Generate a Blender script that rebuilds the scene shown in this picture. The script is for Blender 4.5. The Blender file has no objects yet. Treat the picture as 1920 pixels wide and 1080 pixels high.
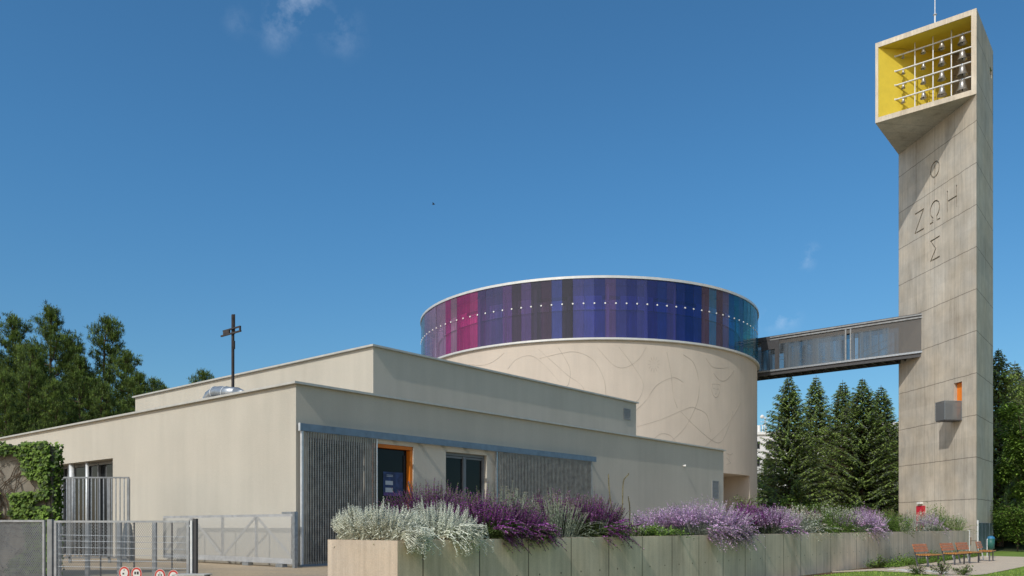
import bpy, bmesh, math, random
from mathutils import Vector, Matrix, noise
R_ = math.radians
rnd = random.Random(7)
scene = bpy.context.scene
COL = scene.collection

# ------------------------------------------------------------------ camera, sky, sun, exposure
FPX, CX, HY, EYE = 1539.0, 960.0, 987.0, 1.6          # focal length and horizon in photo pixels, eye height
cam = bpy.data.cameras.new("camera"); camo = bpy.data.objects.new("camera", cam); COL.objects.link(camo)
cam.sensor_width = 36; cam.lens = FPX / 1920 * 36
cam.shift_y = (HY - 540) / 1920
cam.clip_start = .1; cam.clip_end = 5000
camo.location = (0, 0, EYE); camo.rotation_euler = (R_(90), 0, 0)
scene.camera = camo
SUN_AZ, SUN_EL = 34.6, 42.9                          # direction the light travels (from +Y towards +X), elevation
w = bpy.data.worlds.new("World"); scene.world = w; w.use_nodes = True
nt = w.node_tree; nt.nodes.clear()
sky = nt.nodes.new('ShaderNodeTexSky'); sky.sky_type = 'NISHITA'; sky.sun_disc = False
sky.sun_elevation = R_(SUN_EL); sky.sun_rotation = R_(SUN_AZ + 180)
sky.altitude = 300; sky.air_density = 1.0; sky.dust_density = .6; sky.ozone_density = 2.6
bg = nt.nodes.new('ShaderNodeBackground'); bg.inputs[1].default_value = .13
wo = nt.nodes.new('ShaderNodeOutputWorld')
nt.links.new(bg.outputs[0], wo.inputs[0])
def pxdir(px, y):
    return Vector(((px - CX) / FPX, 1, (HY - y) / FPX)).normalized()
# a few thin wisps of cloud in the sky
tc = nt.nodes.new('ShaderNodeTexCoord')
# deep blue away from the sun, unseen sun side boosted warm to fill shade
dtn = nt.nodes.new('ShaderNodeVectorMath'); dtn.operation = 'DOT_PRODUCT'; dtn.inputs[1].default_value = (-math.sin(R_(SUN_AZ)), -math.cos(R_(SUN_AZ)), .35)
nt.links.new(tc.outputs['Generated'], dtn.inputs[0])
mrn = nt.nodes.new('ShaderNodeMapRange'); mrn.interpolation_type = 'SMOOTHSTEP'; mrn.inputs[1].default_value = -.1; mrn.inputs[2].default_value = .8
nt.links.new(dtn.outputs['Value'], mrn.inputs[0])
gmx = nt.nodes.new('ShaderNodeMix'); gmx.data_type = 'RGBA'; gmx.inputs[6].default_value = (.40, .78, .93, 1); gmx.inputs[7].default_value = (1.65, 1.5, 1.2, 1)
nt.links.new(mrn.outputs[0], gmx.inputs[0])
gml = nt.nodes.new('ShaderNodeMix'); gml.data_type = 'RGBA'; gml.blend_type = 'MULTIPLY'; gml.inputs[0].default_value = 1
nt.links.new(sky.outputs[0], gml.inputs[6]); nt.links.new(gmx.outputs[2], gml.inputs[7])
last = gml.outputs[2]
# greyer air low over the horizon
sxyz = nt.nodes.new('ShaderNodeSeparateXYZ'); nt.links.new(tc.outputs['Generated'], sxyz.inputs[0])
mrh = nt.nodes.new('ShaderNodeMapRange'); mrh.interpolation_type = 'SMOOTHSTEP'; mrh.inputs[1].default_value = .0; mrh.inputs[2].default_value = .42
nt.links.new(sxyz.outputs[2], mrh.inputs[0])
hmx = nt.nodes.new('ShaderNodeMix'); hmx.data_type = 'RGBA'; hmx.inputs[6].default_value = (1.12, .82, .73, 1); hmx.inputs[7].default_value = (1, 1, 1, 1)
nt.links.new(mrh.outputs[0], hmx.inputs[0])
hml = nt.nodes.new('ShaderNodeMix'); hml.data_type = 'RGBA'; hml.blend_type = 'MULTIPLY'; hml.inputs[0].default_value = 1
nt.links.new(last, hml.inputs[6]); nt.links.new(hmx.outputs[2], hml.inputs[7])
last = hml.outputs[2]
nz = nt.nodes.new('ShaderNodeTexNoise'); nz.inputs['Scale'].default_value = 26; nz.inputs['Detail'].default_value = 7; nz.inputs['Roughness'].default_value = .62
nt.links.new(tc.outputs['Generated'], nz.inputs['Vector'])
for (px, y, rad, st) in ((556, -16, .045, .36), (1523, 470, .012, .26), (1514, 490, .014, .24), (1466, 588, .024, .22), (1440, 602, .024, .2), (1480, 598, .02, .18), (1908, 708, .03, .6), (445, 40, .02, .1), (520, 55, .03, .16), (640, 60, .035, .12)):
    d = pxdir(px, y)
    dist = nt.nodes.new('ShaderNodeVectorMath'); dist.operation = 'DISTANCE'; dist.inputs[1].default_value = d
    nt.links.new(tc.outputs['Generated'], dist.inputs[0])
    mr = nt.nodes.new('ShaderNodeMapRange'); mr.interpolation_type = 'SMOOTHSTEP'
    mr.inputs[1].default_value = rad; mr.inputs[2].default_value = 0; mr.inputs[3].default_value = 0; mr.inputs[4].default_value = 1
    nt.links.new(dist.outputs['Value'], mr.inputs[0])
    m2 = nt.nodes.new('ShaderNodeMapRange'); m2.inputs[1].default_value = .44; m2.inputs[2].default_value = .68
    nt.links.new(nz.outputs[0], m2.inputs[0])
    mu = nt.nodes.new('ShaderNodeMath'); mu.operation = 'MULTIPLY'; nt.links.new(mr.outputs[0], mu.inputs[0]); nt.links.new(m2.outputs[0], mu.inputs[1])
    mu2 = nt.nodes.new('ShaderNodeMath'); mu2.operation = 'MULTIPLY'; nt.links.new(mu.outputs[0], mu2.inputs[0]); mu2.inputs[1].default_value = st
    mx = nt.nodes.new('ShaderNodeMix'); mx.data_type = 'RGBA'
    nt.links.new(mu2.outputs[0], mx.inputs[0]); nt.links.new(last, mx.inputs[6]); mx.inputs[7].default_value = (5.6, 6.4, 7.6, 1)
    last = mx.outputs[2]
nt.links.new(last, bg.inputs[0])
sl = bpy.data.lights.new("sun", 'SUN'); sl.energy = 2.75; sl.angle = R_(.53); sl.color = (1, .95, .87)
so = bpy.data.objects.new("sun", sl); COL.objects.link(so)
sd = Vector((math.sin(R_(SUN_AZ)) * math.cos(R_(SUN_EL)), math.cos(R_(SUN_AZ)) * math.cos(R_(SUN_EL)), -math.sin(R_(SUN_EL))))
so.rotation_euler = sd.to_track_quat('-Z', 'Y').to_euler(); so.location = (-30, -30, 60)
vs = scene.view_settings; vs.view_transform = 'Standard'; vs.look = 'None'; vs.gamma = 1; vs.exposure = .12; vs.use_curve_mapping = False
scene.cycles.transparent_max_bounces = 24
scene.cycles.max_bounces = 8

# ------------------------------------------------------------------ helpers
class NT:
    def __init__(s, name):
        s.m = bpy.data.materials.new(name); s.m.use_nodes = True
        s.t = s.m.node_tree; s.b = s.t.nodes['Principled BSDF']
    def n(s, typ, **kw):
        x = s.t.nodes.new(typ)
        for k, v in kw.items():
            if k.startswith('i_'): x.inputs[k[2:].replace('_', ' ')].default_value = v
            else: setattr(x, k, v)
        return x
    def l(s, a, b): s.t.links.new(a, b)
    def math(s, op, a, b=None, c=None):
        x = s.n('ShaderNodeMath', operation=op)
        for i, v in enumerate((a, b, c)):
            if v is None: continue
            if isinstance(v, (int, float)): x.inputs[i].default_value = v
            else: s.l(v, x.inputs[i])
        return x.outputs[0]
    def pos(s): return s.n('ShaderNodeNewGeometry').outputs['Position']
    def noise(s, vec, scale, detail=4, rough=.55, mp=None):
        if mp:
            q = s.n('ShaderNodeMapping'); q.inputs['Scale'].default_value = mp; s.l(vec, q.inputs[0]); vec = q.outputs[0]
        x = s.n('ShaderNodeTexNoise'); x.inputs['Scale'].default_value = scale; x.inputs['Detail'].default_value = detail; x.inputs['Roughness'].default_value = rough
        s.l(vec, x.inputs['Vector']); return x.outputs[0]
    def rng(s, v, a, b, c, d):
        x = s.n('ShaderNodeMapRange'); x.inputs[1].default_value = a; x.inputs[2].default_value = b; x.inputs[3].default_value = c; x.inputs[4].default_value = d
        s.l(v, x.inputs[0]); return x.outputs[0]
    def mix(s, f, a, b, mode='MIX'):
        x = s.n('ShaderNodeMix', data_type='RGBA', blend_type=mode)
        for i, v in ((0, f), (6, a), (7, b)):
            if isinstance(v, (int, float)): x.inputs[i].default_value = v
            elif isinstance(v, tuple): x.inputs[i].default_value = (v + (1,))[:4]
            else: s.l(v, x.inputs[i])
        return x.outputs[2]
    def bump(s, h, st, dist=.01):
        x = s.n('ShaderNodeBump'); x.inputs['Strength'].default_value = st; x.inputs['Distance'].default_value = dist
        s.l(h, x.inputs['Height']); s.l(x.outputs[0], s.b.inputs['Normal'])
    def col(s, c):
        if isinstance(c, tuple): s.b.inputs['Base Color'].default_value = (c + (1,))[:4]
        else: s.l(c, s.b.inputs['Base Color'])
def simple(name, c, rough=.7, metal=0, var=.12, scale=6, bump=0, spec=.4):
    t = NT(name); p = t.pos()
    nn = t.noise(p, scale, 5)
    f = t.rng(nn, .25, .75, 1 - var, 1 + var)
    cc = t.n('ShaderNodeVectorMath', operation='SCALE'); cc.inputs[0].default_value = c; t.l(f, cc.inputs['Scale'])
    t.col(cc.outputs[0]); t.b.inputs['Roughness'].default_value = rough; t.b.inputs['Metallic'].default_value = metal
    t.b.inputs['Specular IOR Level'].default_value = spec
    if bump: t.bump(t.noise(p, scale * 8, 3), bump, .01)
    return t.m
def leafmat(name, c, var=.35, trans=.25, rough=.6, scale=1.2):
    t = NT(name); p = t.pos()
    a = t.noise(p, scale, 2); b = t.noise(p, scale * 14, 2)
    f = t.math('MULTIPLY', t.rng(a, .3, .7, 1 - var, 1 + var), t.rng(b, .3, .7, 1 - var, 1 + var))
    cc = t.n('ShaderNodeVectorMath', operation='SCALE'); cc.inputs[0].default_value = c; t.l(f, cc.inputs['Scale'])
    t.col(cc.outputs[0]); t.b.inputs['Roughness'].default_value = rough; t.b.inputs['Specular IOR Level'].default_value = .25
    tr = t.n('ShaderNodeBsdfTranslucent'); t.l(cc.outputs[0], tr.inputs[0])
    ms = t.n('ShaderNodeMixShader'); ms.inputs[0].default_value = trans
    t.l(t.b.outputs[0], ms.inputs[1]); t.l(tr.outputs[0], ms.inputs[2])
    t.l(ms.outputs[0], t.t.nodes['Material Output'].inputs[0])
    return t.m

ORG = {}
class MB:
    def __init__(s): s.v = []; s.f = []; s.mi = []
    def face(s, pts, mi=0):
        i = len(s.v); s.v += [tuple(p) for p in pts]; s.f.append(tuple(range(i, i + len(pts)))); s.mi.append(mi)
    def box(s, o, a, b, c, mi=0):                       # corner o, edge vectors a b c
        o, a, b, c = map(Vector, (o, a, b, c))
        if a.cross(b).dot(c) < 0: a, b = b, a
        P = [o, o + a, o + a + b, o + b, o + c, o + a + c, o + a + b + c, o + b + c]
        i = len(s.v); s.v += [tuple(p) for p in P]
        for q in ((0, 3, 2, 1), (4, 5, 6, 7), (0, 1, 5, 4), (1, 2, 6, 5), (2, 3, 7, 6), (3, 0, 4, 7)):
            s.f.append(tuple(i + k for k in q)); s.mi.append(mi)
    def prism(s, poly, z0, z1, mi=0, caps=True):
        area = sum(poly[k][0] * poly[(k + 1) % len(poly)][1] - poly[(k + 1) % len(poly)][0] * poly[k][1] for k in range(len(poly)))
        if area < 0: poly = list(reversed(poly))
        n = len(poly); i = len(s.v)
        s.v += [(p[0], p[1], z0) for p in poly] + [(p[0], p[1], z1) for p in poly]
        for k in range(n):
            j = (k + 1) % n; s.f.append((i + k, i + j, i + n + j, i + n + k)); s.mi.append(mi)
        if caps:
            s.f.append(tuple(i + k for k in reversed(range(n)))); s.f.append(tuple(i + n + k for k in range(n))); s.mi += [mi, mi]
    def tube(s, pts, r, seg=8, mi=0, cap=True):
        pts = [Vector(p) for p in pts]; rs = r if isinstance(r, (list, tuple)) else [r] * len(pts)
        rings = []
        t0 = (pts[1] - pts[0]).normalized(); up = Vector((0, 0, 1)) if abs(t0.z) < .9 else Vector((1, 0, 0))
        nrm = t0.cross(up).normalized()
        for k, p in enumerate(pts):
            a = pts[max(k - 1, 0)]; b = pts[min(k + 1, len(pts) - 1)]
            t = (b - a).normalized(); nrm = (nrm - t * nrm.dot(t))
            nrm = nrm.normalized() if nrm.length > 1e-6 else t.orthogonal().normalized()
            bn = t.cross(nrm)
            i = len(s.v)
            for q in range(seg):
                an = 2 * math.pi * q / seg
                s.v.append(tuple(p + (nrm * math.cos(an) + bn * math.sin(an)) * rs[k]))
            rings.append(i)
        for k in range(len(rings) - 1):
            for q in range(seg):
                j = (q + 1) % seg
                s.f.append((rings[k] + q, rings[k] + j, rings[k + 1] + j, rings[k + 1] + q)); s.mi.append(mi)
        if cap:
            s.f.append(tuple(rings[0] + q for q in reversed(range(seg)))); s.f.append(tuple(rings[-1] + q for q in range(seg))); s.mi += [mi, mi]
    def bar(s, p, q, wd, ht, up=(0, 0, 1), mi=0):       # rectangular bar from p to q
        p, q, up = Vector(p), Vector(q), Vector(up); t = (q - p)
        side = t.cross(up).normalized(); u2 = side.cross(t).normalized()
        s.box(p - side * wd / 2 - u2 * ht / 2, t, side * wd, u2 * ht, mi)
    def lathe(s, prof, c, seg=16, mi=0, a0=0, a1=2 * math.pi):
        full = abs(a1 - a0 - 2 * math.pi) < 1e-6; n = seg if full else seg + 1; i = len(s.v)
        for (r, z) in prof:
            for q in range(n):
                an = a0 + (a1 - a0) * q / seg
                s.v.append((c[0] + r * math.cos(an), c[1] + r * math.sin(an), c[2] + z))
        for k in range(len(prof) - 1):
            for q in range(seg):
                j = (q + 1) % n
                s.f.append((i + k * n + q, i + k * n + j, i + (k + 1) * n + j, i + (k + 1) * n + q)); s.mi.append(mi)
    def leaf(s, p, d, side, ln, wd, mi=0, bend=0):      # pointed leaf of two quads-ish
        p, d, side = Vector(p), Vector(d), Vector(side)
        m = p + d * ln * .45; e = p + d * ln
        if bend: e.z -= bend * ln; m.z -= bend * ln * .2
        s.face([p, m - side * wd / 2, e, m + side * wd / 2], mi)
    def build(s, name, mats, parent=None, smooth=False):
        o0 = ORG.get(parent, Vector((0, 0, 0))) if parent is not None else s.__dict__.get('org', Vector((0, 0, 0)))
        me = bpy.data.meshes.new(name)
        me.from_pydata([(x - o0[0], y - o0[1], z - o0[2]) for x, y, z in s.v], [], s.f)
        mats = mats if isinstance(mats, (list, tuple)) else [mats]
        for m in mats: me.materials.append(m)
        me.polygons.foreach_set('material_index', s.mi)
        if smooth: me.polygons.foreach_set('use_smooth', [True] * len(s.f))
        me.update()
        o = bpy.data.objects.new(name, me); COL.objects.link(o)
        if parent is not None: o.parent = parent; ORG[o] = o0
        else: o.location = o0; ORG[o] = o0
        return o
def tag(o, label, cat, group=None):
    o['label'] = label; o['category'] = cat
    if group: o['group'] = group
    return o
def thing(name, label, cat, loc, group=None):
    o = bpy.data.objects.new(name, None); COL.objects.link(o); o.location = loc; ORG[o] = Vector(loc)
    o.empty_display_size = .3
    return tag(o, label, cat, group)
def solo(mb, name, mats, label, cat, loc, group=None, smooth=False):
    mb.org = Vector(loc); return tag(mb.build(name, mats, None, smooth), label, cat, group)
def struct(mb, name, mats, smooth=False):
    o = mb.build(name, mats, None, smooth); o['kind'] = 'structure'; return o
def copy_tree(o, loc, rz=0, sc=1, label=None, group=None):
    c = o.copy(); COL.objects.link(c); c.location = loc; c.rotation_euler = (0, 0, rz); c.scale = (sc, sc, sc) if isinstance(sc, (int, float)) else sc
    if label: c['label'] = label
    if group: c['group'] = group
    def rec(a, b):
        for ch in list(a.children):
            d = ch.copy(); COL.objects.link(d); d.parent = b; rec(ch, d)
    rec(o, c); return c
def at(px, Y, y=None):
    return Vector(((px - CX) / FPX * Y, Y, EYE + (HY - y) / FPX * Y if y is not None else 0))
def gnd(px, y, z=.08):
    Y = (EYE - z) * FPX / (y - HY); return Vector(((px - CX) / FPX * Y, Y, z))

# directions in plan
U = Vector((math.sin(R_(40.1)), math.cos(R_(40.1)), 0))       # along the long facades
N = Vector((-U.y, U.x, 0))                                    # into the wing
Z = Vector((0, 0, 1))
F0 = Vector((-.2632 * 20, 20, 0))                             # near corner of the wing
def B(a, b, z): return F0 + U * a + N * b + Z * z
def a_of(px, b=0):                                            # distance along the facade seen at pixel column px
    r = (px - CX) / FPX; o = F0 + N * b
    return (r * o.y - o.x) / (U.x - r * U.y)
def b_of(px, a=0):
    r = (px - CX) / FPX; o = F0 + U * a
    return (r * o.y - o.x) / (N.x - r * N.y)

# ------------------------------------------------------------------ materials
def plaster(name, c):
    t = NT(name); p = t.pos()
    big = t.noise(p, .35, 4); st = t.noise(p, 1.0, 4, .6, (2.2, 2.2, .18)); fine = t.noise(p, 60, 3)
    f = t.math('MULTIPLY', t.rng(big, .3, .7, .93, 1.05), t.rng(st, .3, .7, .95, 1.03))
    f = t.math('MULTIPLY', f, t.rng(fine, .3, .7, .93, 1.07))
    cc = t.n('ShaderNodeVectorMath', operation='SCALE'); cc.inputs[0].default_value = c; t.l(f, cc.inputs['Scale'])
    t.col(cc.outputs[0]); t.b.inputs['Roughness'].default_value = .92; t.b.inputs['Specular IOR Level'].default_value = .2
    t.bump(fine, .55, .012); return t.m
M = {}
M['plaster'] = plaster('cream_plaster', (.485, .457, .392))
M['plaster2'] = plaster('drum_plaster', (.545, .48, .41))
def concrete(name, c, z0, dz, dirv=None, ds=None, s0=0, holes=None, warm=.5):
    t = NT(name); p = t.pos()
    sp = t.n('ShaderNodeSeparateXYZ'); t.l(p, sp.inputs[0])
    blot = t.noise(p, .9, 6, .62); blot2 = t.noise(p, .22, 3); grain = t.noise(p, 1.0, 5, .6, (9, 9, .35)); fine = t.noise(p, 45, 3)
    stain = t.noise(p, 1.0, 6, .65, (1.6, 1.6, .3))
    f = t.math('MULTIPLY', t.rng(blot, .3, .7, .84, 1.12), t.rng(grain, .3, .7, .86, 1.09))
    f = t.math('MULTIPLY', f, t.rng(blot2, .35, .65, .93, 1.06))
    f = t.math('MULTIPLY', f, t.rng(fine, .3, .7, .92, 1.08))
    f = t.math('MULTIPLY', f, t.rng(stain, .54, .70, 1, .78))
    wob = t.math('MULTIPLY', t.math('SUBTRACT', t.noise(p, 1.6, 7, .7), .5), .13)
    if dz:
        q = t.math('ADD', t.math('DIVIDE', t.math('SUBTRACT', t.math('ADD', sp.outputs[2], wob), z0), dz), 100.5)
        fr = t.math('ABSOLUTE', t.math('SUBTRACT', t.math('FRACT', q), .5))
        ln = t.rng(fr, .005, .014, .45, 1); f = t.math('MULTIPLY', f, ln)
        lb = t.math('FLOOR', q)                                  # each lift a slightly different tone
        wn = t.n('ShaderNodeTexWhiteNoise', noise_dimensions='1D'); t.l(lb, wn.inputs['W'])
        f = t.math('MULTIPLY', f, t.rng(wn.outputs[0], 0, 1, .95, 1.04))
    if dirv is not None:
        dt = t.n('ShaderNodeVectorMath', operation='DOT_PRODUCT'); dt.inputs[1].default_value = dirv; t.l(p, dt.inputs[0])
        s = t.math('SUBTRACT', dt.outputs['Value'], s0)
        q = t.math('ADD', t.math('DIVIDE', s, ds), 100.5)
        fr = t.math('ABSOLUTE', t.math('SUBTRACT', t.math('FRACT', q), .5))
        ln = t.rng(fr, .35 * .02 / ds, .02 / ds, .55 if not holes else .22, 1); f = t.math('MULTIPLY', f, ln)
        wn = t.n('ShaderNodeTexWhiteNoise', noise_dimensions='1D'); t.l(t.math('FLOOR', q), wn.inputs['W'])
        f = t.math('MULTIPLY', f, t.rng(wn.outputs[0], 0, 1, .92, 1.05))
        if holes:
            hz, hs = holes
            a = t.math('SUBTRACT', t.math('FRACT', t.math('ADD', t.math('DIVIDE', s, hs), 100.0)), .5)
            a = t.math('MULTIPLY', a, hs); b = t.math('SUBTRACT', sp.outputs[2], hz)
            d = t.math('SQRT', t.math('ADD', t.math('MULTIPLY', a, a), t.math('MULTIPLY', b, b)))
            f = t.math('MULTIPLY', f, t.rng(d, .014, .024, .22, 1))
    cc = t.mix(t.rng(t.noise(p, .5, 4), .35, .65, 0, 1), tuple(c), tuple(x * y for x, y in zip(c, (1.04, .99, .92))))
    sc = t.n('ShaderNodeVectorMath', operation='SCALE'); t.l(cc, sc.inputs[0]); t.l(f, sc.inputs['Scale'])
    t.col(sc.outputs[0]); t.b.inputs['Roughness'].default_value = .85; t.b.inputs['Specular IOR Level'].default_value = .25
    t.bump(t.math('ADD', t.math('MULTIPLY', grain, .6), fine), .35, .01); return t.m
M['steel'] = simple('galvanised_steel', (.34, .37, .40), .42, .75, .25, 14)
M['steel_white'] = simple('light_galvanised_steel', (.62, .64, .65), .45, .3, .15, 10)
M['steel_dark'] = simple('dark_steel', (.07, .07, .075), .5, .3, .2, 9)
M['coping'] = simple('coping_sheet_metal', (.50, .49, .45), .5, .25, .12, 5)
M['ring'] = simple('ring_sheet_metal', (.62, .62, .60), .4, .3, .1, 3)
M['zinc'] = simple('light_zinc', (.42, .43, .44), .5, .3, .2, 6)
M['rail'] = simple('dull_zinc_rail', (.25, .26, .265), .5, .3, .3, 5)
M['blue_steel'] = simple('blue_grey_painted_steel', (.15, .21, .275), .45, .25, .2, 5)
M['orange'] = simple('orange_paint', (.62, .17, .012), .5, 0, .08, 4)
M['orange2'] = simple('bright_orange_paint', (.85, .23, .02), .55, 0, .05, 4)
M['red'] = simple('red_paint', (.55, .02, .045), .45, 0, .06, 4)
M['yellow'] = simple('yellow_paint', (.68, .52, .05), .6, 0, .06, 3)
M['grey_frame'] = simple('grey_window_frame', (.17, .18, .19), .5, .2, .08, 4)
M['glass_dark'] = simple('dark_window_glass', (.010, .012, .014), .08, 0, .2, 1, spec=.18)
M['rubber'] = simple('black_seal', (.02, .02, .02), .8)
M['white'] = simple('white_paint', (.75, .75, .73), .6, 0, .06)
M['wood'] = simple('varnished_slat_wood', (.50, .21, .045), .45, 0, .3, 7)
M['wood_red'] = simple('red_brown_slat_wood', (.46, .16, .06), .5, 0, .3, 7)
M['cast'] = simple('grey_cast_iron', (.10, .10, .11), .5, .4)
M['vent'] = simple('grey_louvre_sheet', (.26, .27, .275), .6, 0, .1, 5)
M['roof'] = simple('roof_gravel', (.3, .29, .27), .95, 0, .3, 20)
M['bark'] = simple('tree_bark', (.09, .065, .045), .95, 0, .4, 8, .6)
M['bronze'] = simple('bell_bronze', (.42, .40, .37), .33, .75, .25, 9)
M['soil'] = simple('dark_soil', (.045, .032, .022), .95, 0, .4, 15, .5)
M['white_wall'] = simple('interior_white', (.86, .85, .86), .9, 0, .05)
M['light_band'] = simple('light_band_white', (.95, .95, .95), .9, 0, .02)
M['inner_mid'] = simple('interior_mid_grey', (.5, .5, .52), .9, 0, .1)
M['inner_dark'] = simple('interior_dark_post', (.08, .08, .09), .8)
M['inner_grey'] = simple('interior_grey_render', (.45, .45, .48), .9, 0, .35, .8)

# ------------------------------------------------------------------ ground
def groundmat(name, c1, c2, sc1, sc2, bump=.5, c3=None):
    t = NT(name); p = t.pos()
    a = t.noise(p, sc1, 6, .65); b = t.noise(p, sc2, 4, .7)
    c = t.mix(t.rng(a, .35, .65, 0, 1), c1, c2)
    if c3: c = t.mix(t.rng(t.noise(p, sc1 * .25, 3), .5, .68, 0, 1), c, c3)
    f = t.rng(b, .25, .75, .65, 1.3)
    s = t.n('ShaderNodeVectorMath', operation='SCALE'); t.l(c, s.inputs[0]); t.l(f, s.inputs['Scale'])
    t.col(s.outputs[0]); t.b.inputs['Roughness'].default_value = .95; t.b.inputs['Specular IOR Level'].default_value = .15
    t.bump(b, bump, .03); return t.m
M['ground'] = groundmat('meadow_ground', (.06, .085, .03), (.09, .10, .04), .3, 12)
M['lawn'] = groundmat('lawn_soil', (.13, .20, .035), (.19, .27, .05), .9, 40)
M['sand'] = groundmat('sandy_courtyard', (.44, .34, .22), (.38, .31, .23), .8, 30, .6, (.30, .25, .18))
M['gravel'] = groundmat('pale_gravel', (.62, .51, .38), (.55, .46, .36), 1.5, 60, .7)
M['mulch'] = groundmat('bark_mulch', (.10, .055, .03), (.17, .11, .07), 3, 45, .9)
mb = MB(); mb.face([(-1500, -300, -.03), (1500, -300, -.03), (1500, 2500, -.03), (-1500, 2500, -.03)]); struct(mb, 'ground', M['ground'])
PN = Vector((-1.78, 12.8, 0)); PL, PW, PT = 40.8, 1.756, 1.376            # planter near corner, length, width, top
def P(s, q, z): return PN + U * s + N * q + Z * z
def s_of(px, q=0):
    r = (px - CX) / FPX; o = PN + N * q
    return (r * o.y - o.x) / (U.x - r * U.y)
mb = MB()                                                                # courtyard: level terrace behind the planter, sloping down in front
rows = [(-2, .02), (6, .02), (9, .06), (11, .2), (13, .42), (14.2, .55), (15.2, .62), (20, .62), (30, .62), (44, .62), (70, .62), (130, .6)]
def xr(Y):
    if Y <= 12.8: return PN.x + .05
    o = PN + N * (PW - .05)
    return o.x + (Y - o.y) * U.x / U.y if Y > o.y else PN.x + (Y - 12.8) * (o.x - PN.x) / (o.y - 12.8) + .02
for (y0, z0), (y1, z1) in zip(rows, rows[1:]):
    mb.face([(-90, y0, z0), (xr(y0), y0, z0), (xr(y1), y1, z1), (-90, y1, z1)])
struct(mb, 'courtyard', M['sand'])
mb = MB()
far = P(PL, 0, .06); mb.face([P(-14, 0, .06), (60, -4, .06), (90, 30, .06), (90, 70, .06), far + Vector((3, 6, 0)), far]); struct(mb, 'lawn', M['lawn'])
mb = MB()
gp = [gnd(*q) for q in ((1560, 1073), (1640, 1070), (1700, 1073), (1745, 1077), (1790, 1081), (1850, 1076), (1920, 1062), (2040, 1053), (2250, 1046), (2250, 1040), (2040, 1041), (1920, 1044), (1850, 1042), (1817, 1042), (1770, 1052), (1700, 1060), (1640, 1066), (1560, 1071))]
mb.face([p + Z * -.004 for p in gp]); struct(mb, 'gravel_path', M['gravel'])
mb = MB()
mp_ = [gnd(*q) for q in ((1440, 1100), (1530, 1082), (1604, 1070), (1700, 1074), (1760, 1079), (1790, 1083), (1740, 1080), (1640, 1073))]
sb = [P(s, -.02, .064) for s in (10, 14, 18, 22, 26, 30, 34, 38, 40)]
sf = [P(s, -q, .064) for s, q in ((40, 1.0), (36, 1.3), (32, 1.5), (28, 1.7), (25, 1.5), (22, .9), (19, .5), (15, .25), (10, .15))]
mb.face(sb + sf); struct(mb, 'mulch_bed', M['mulch'])

# ------------------------------------------------------------------ low church wing
ZG, ZT = .62, EYE + 267 * 20 / FPX
wing = thing('church_wing', 'long low cream rendered church wing with flat roof and stepped upper block', 'building', tuple(B(0, 0, ZG)))
LA, LB = 23.3, 27.0
def rect_wall(mb, o, du, dv_out, L, z0, z1, holes, depth):
    """wall face in plane o+du*u, holes (u0,u1,z0,z1), reveals of given depth going -dv_out"""
    us = sorted({0, L} | {h[0] for h in holes} | {h[1] for h in holes}); zs = sorted({z0, z1} | {h[2] for h in holes} | {h[3] for h in holes})
    pt = lambda u, z, d=0: o + du * u + Z * (z - o.z) - dv_out * d
    flip = du.cross(Z).dot(dv_out) < 0
    def q(a, b, c, d): mb.face([a, b, c, d] if not flip else [d, c, b, a])
    for u0, u1 in zip(us, us[1:]):
        for a, b in zip(zs, zs[1:]):
            um, zm = (u0 + u1) / 2, (a + b) / 2
            if any(h[0] < um < h[1] and h[2] < zm < h[3] for h in holes): continue
            q(pt(u0, a), pt(u1, a), pt(u1, b), pt(u0, b))
    for h in holes:
        q(pt(h[0], h[2]), pt(h[0], h[3]), pt(h[0], h[3], depth), pt(h[0], h[2], depth)); q(pt(h[1], h[3]), pt(h[1], h[2]), pt(h[1], h[2], depth), pt(h[1], h[3], depth))
        q(pt(h[0], h[3]), pt(h[1], h[3]), pt(h[1], h[3], depth), pt(h[0], h[3], depth)); q(pt(h[1], h[2]), pt(h[0], h[2]), pt(h[0], h[2], depth), pt(h[1], h[2], depth))
def ztop(px, y, b=0):
    a = a_of(px, b); p = B(a, b, 0); return EYE + (HY - y) / FPX * p.y
dr = (a_of(698), a_of(775), ZG, ztop(774, 838))               # orange framed door
wn = (a_of(836), a_of(913), ZG, ztop(912, 854))               # grey double window door
zc_top = EYE + (HY - 807) / FPX * 19.9
bw = (b_of(211.5), b_of(95), ZG, EYE + (HY - 859) / FPX * (F0 + N * b_of(211.5)).y)
sw1 = (.35, dr[0] - .25, ZG + .1, zc_top - .12); sw2 = (a_of(940), a_of(1096), ZG + .1, zc_top - .12)
mb = MB()
rect_wall(mb, B(0, 0, 0), U, -N, LA, 0, ZT, [dr, wn, sw1, sw2], .22)
rect_wall(mb, B(0, 0, 0), N, -U, LB, 0, ZT, [bw], .45)
mb.face([B(LA, 0, 0), B(LA, LB, 0), B(LA, LB, ZT), B(LA, 0, ZT)])
mb.face([B(LA, LB, 0), B(0, LB, 0), B(0, LB, ZT), B(LA, LB, ZT)])
for (a0, a1, b0, b1, f) in ((.3, LA - .3, .3, .3, 1), (.3, LA - .3, LB - .3, LB - .3, 0), (.3, .3, .3, LB - .3, 0), (LA - .3, LA - .3, .3, LB - .3, 1)):
    mb.face([B(a0, b0, ZT - .4), B(a1, b1, ZT - .4), B(a1, b1, ZT), B(a0, b0, ZT)])
mb.build('wall', M['plaster'], wing)
mb = MB(); mb.face([B(.3, .3, ZT - .35), B(LA - .3, .3, ZT - .35), B(LA - .3, LB - .3, ZT - .35), B(.3, LB - .3, ZT - .35)]); mb.build('roof', M['roof'], wing)
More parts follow.
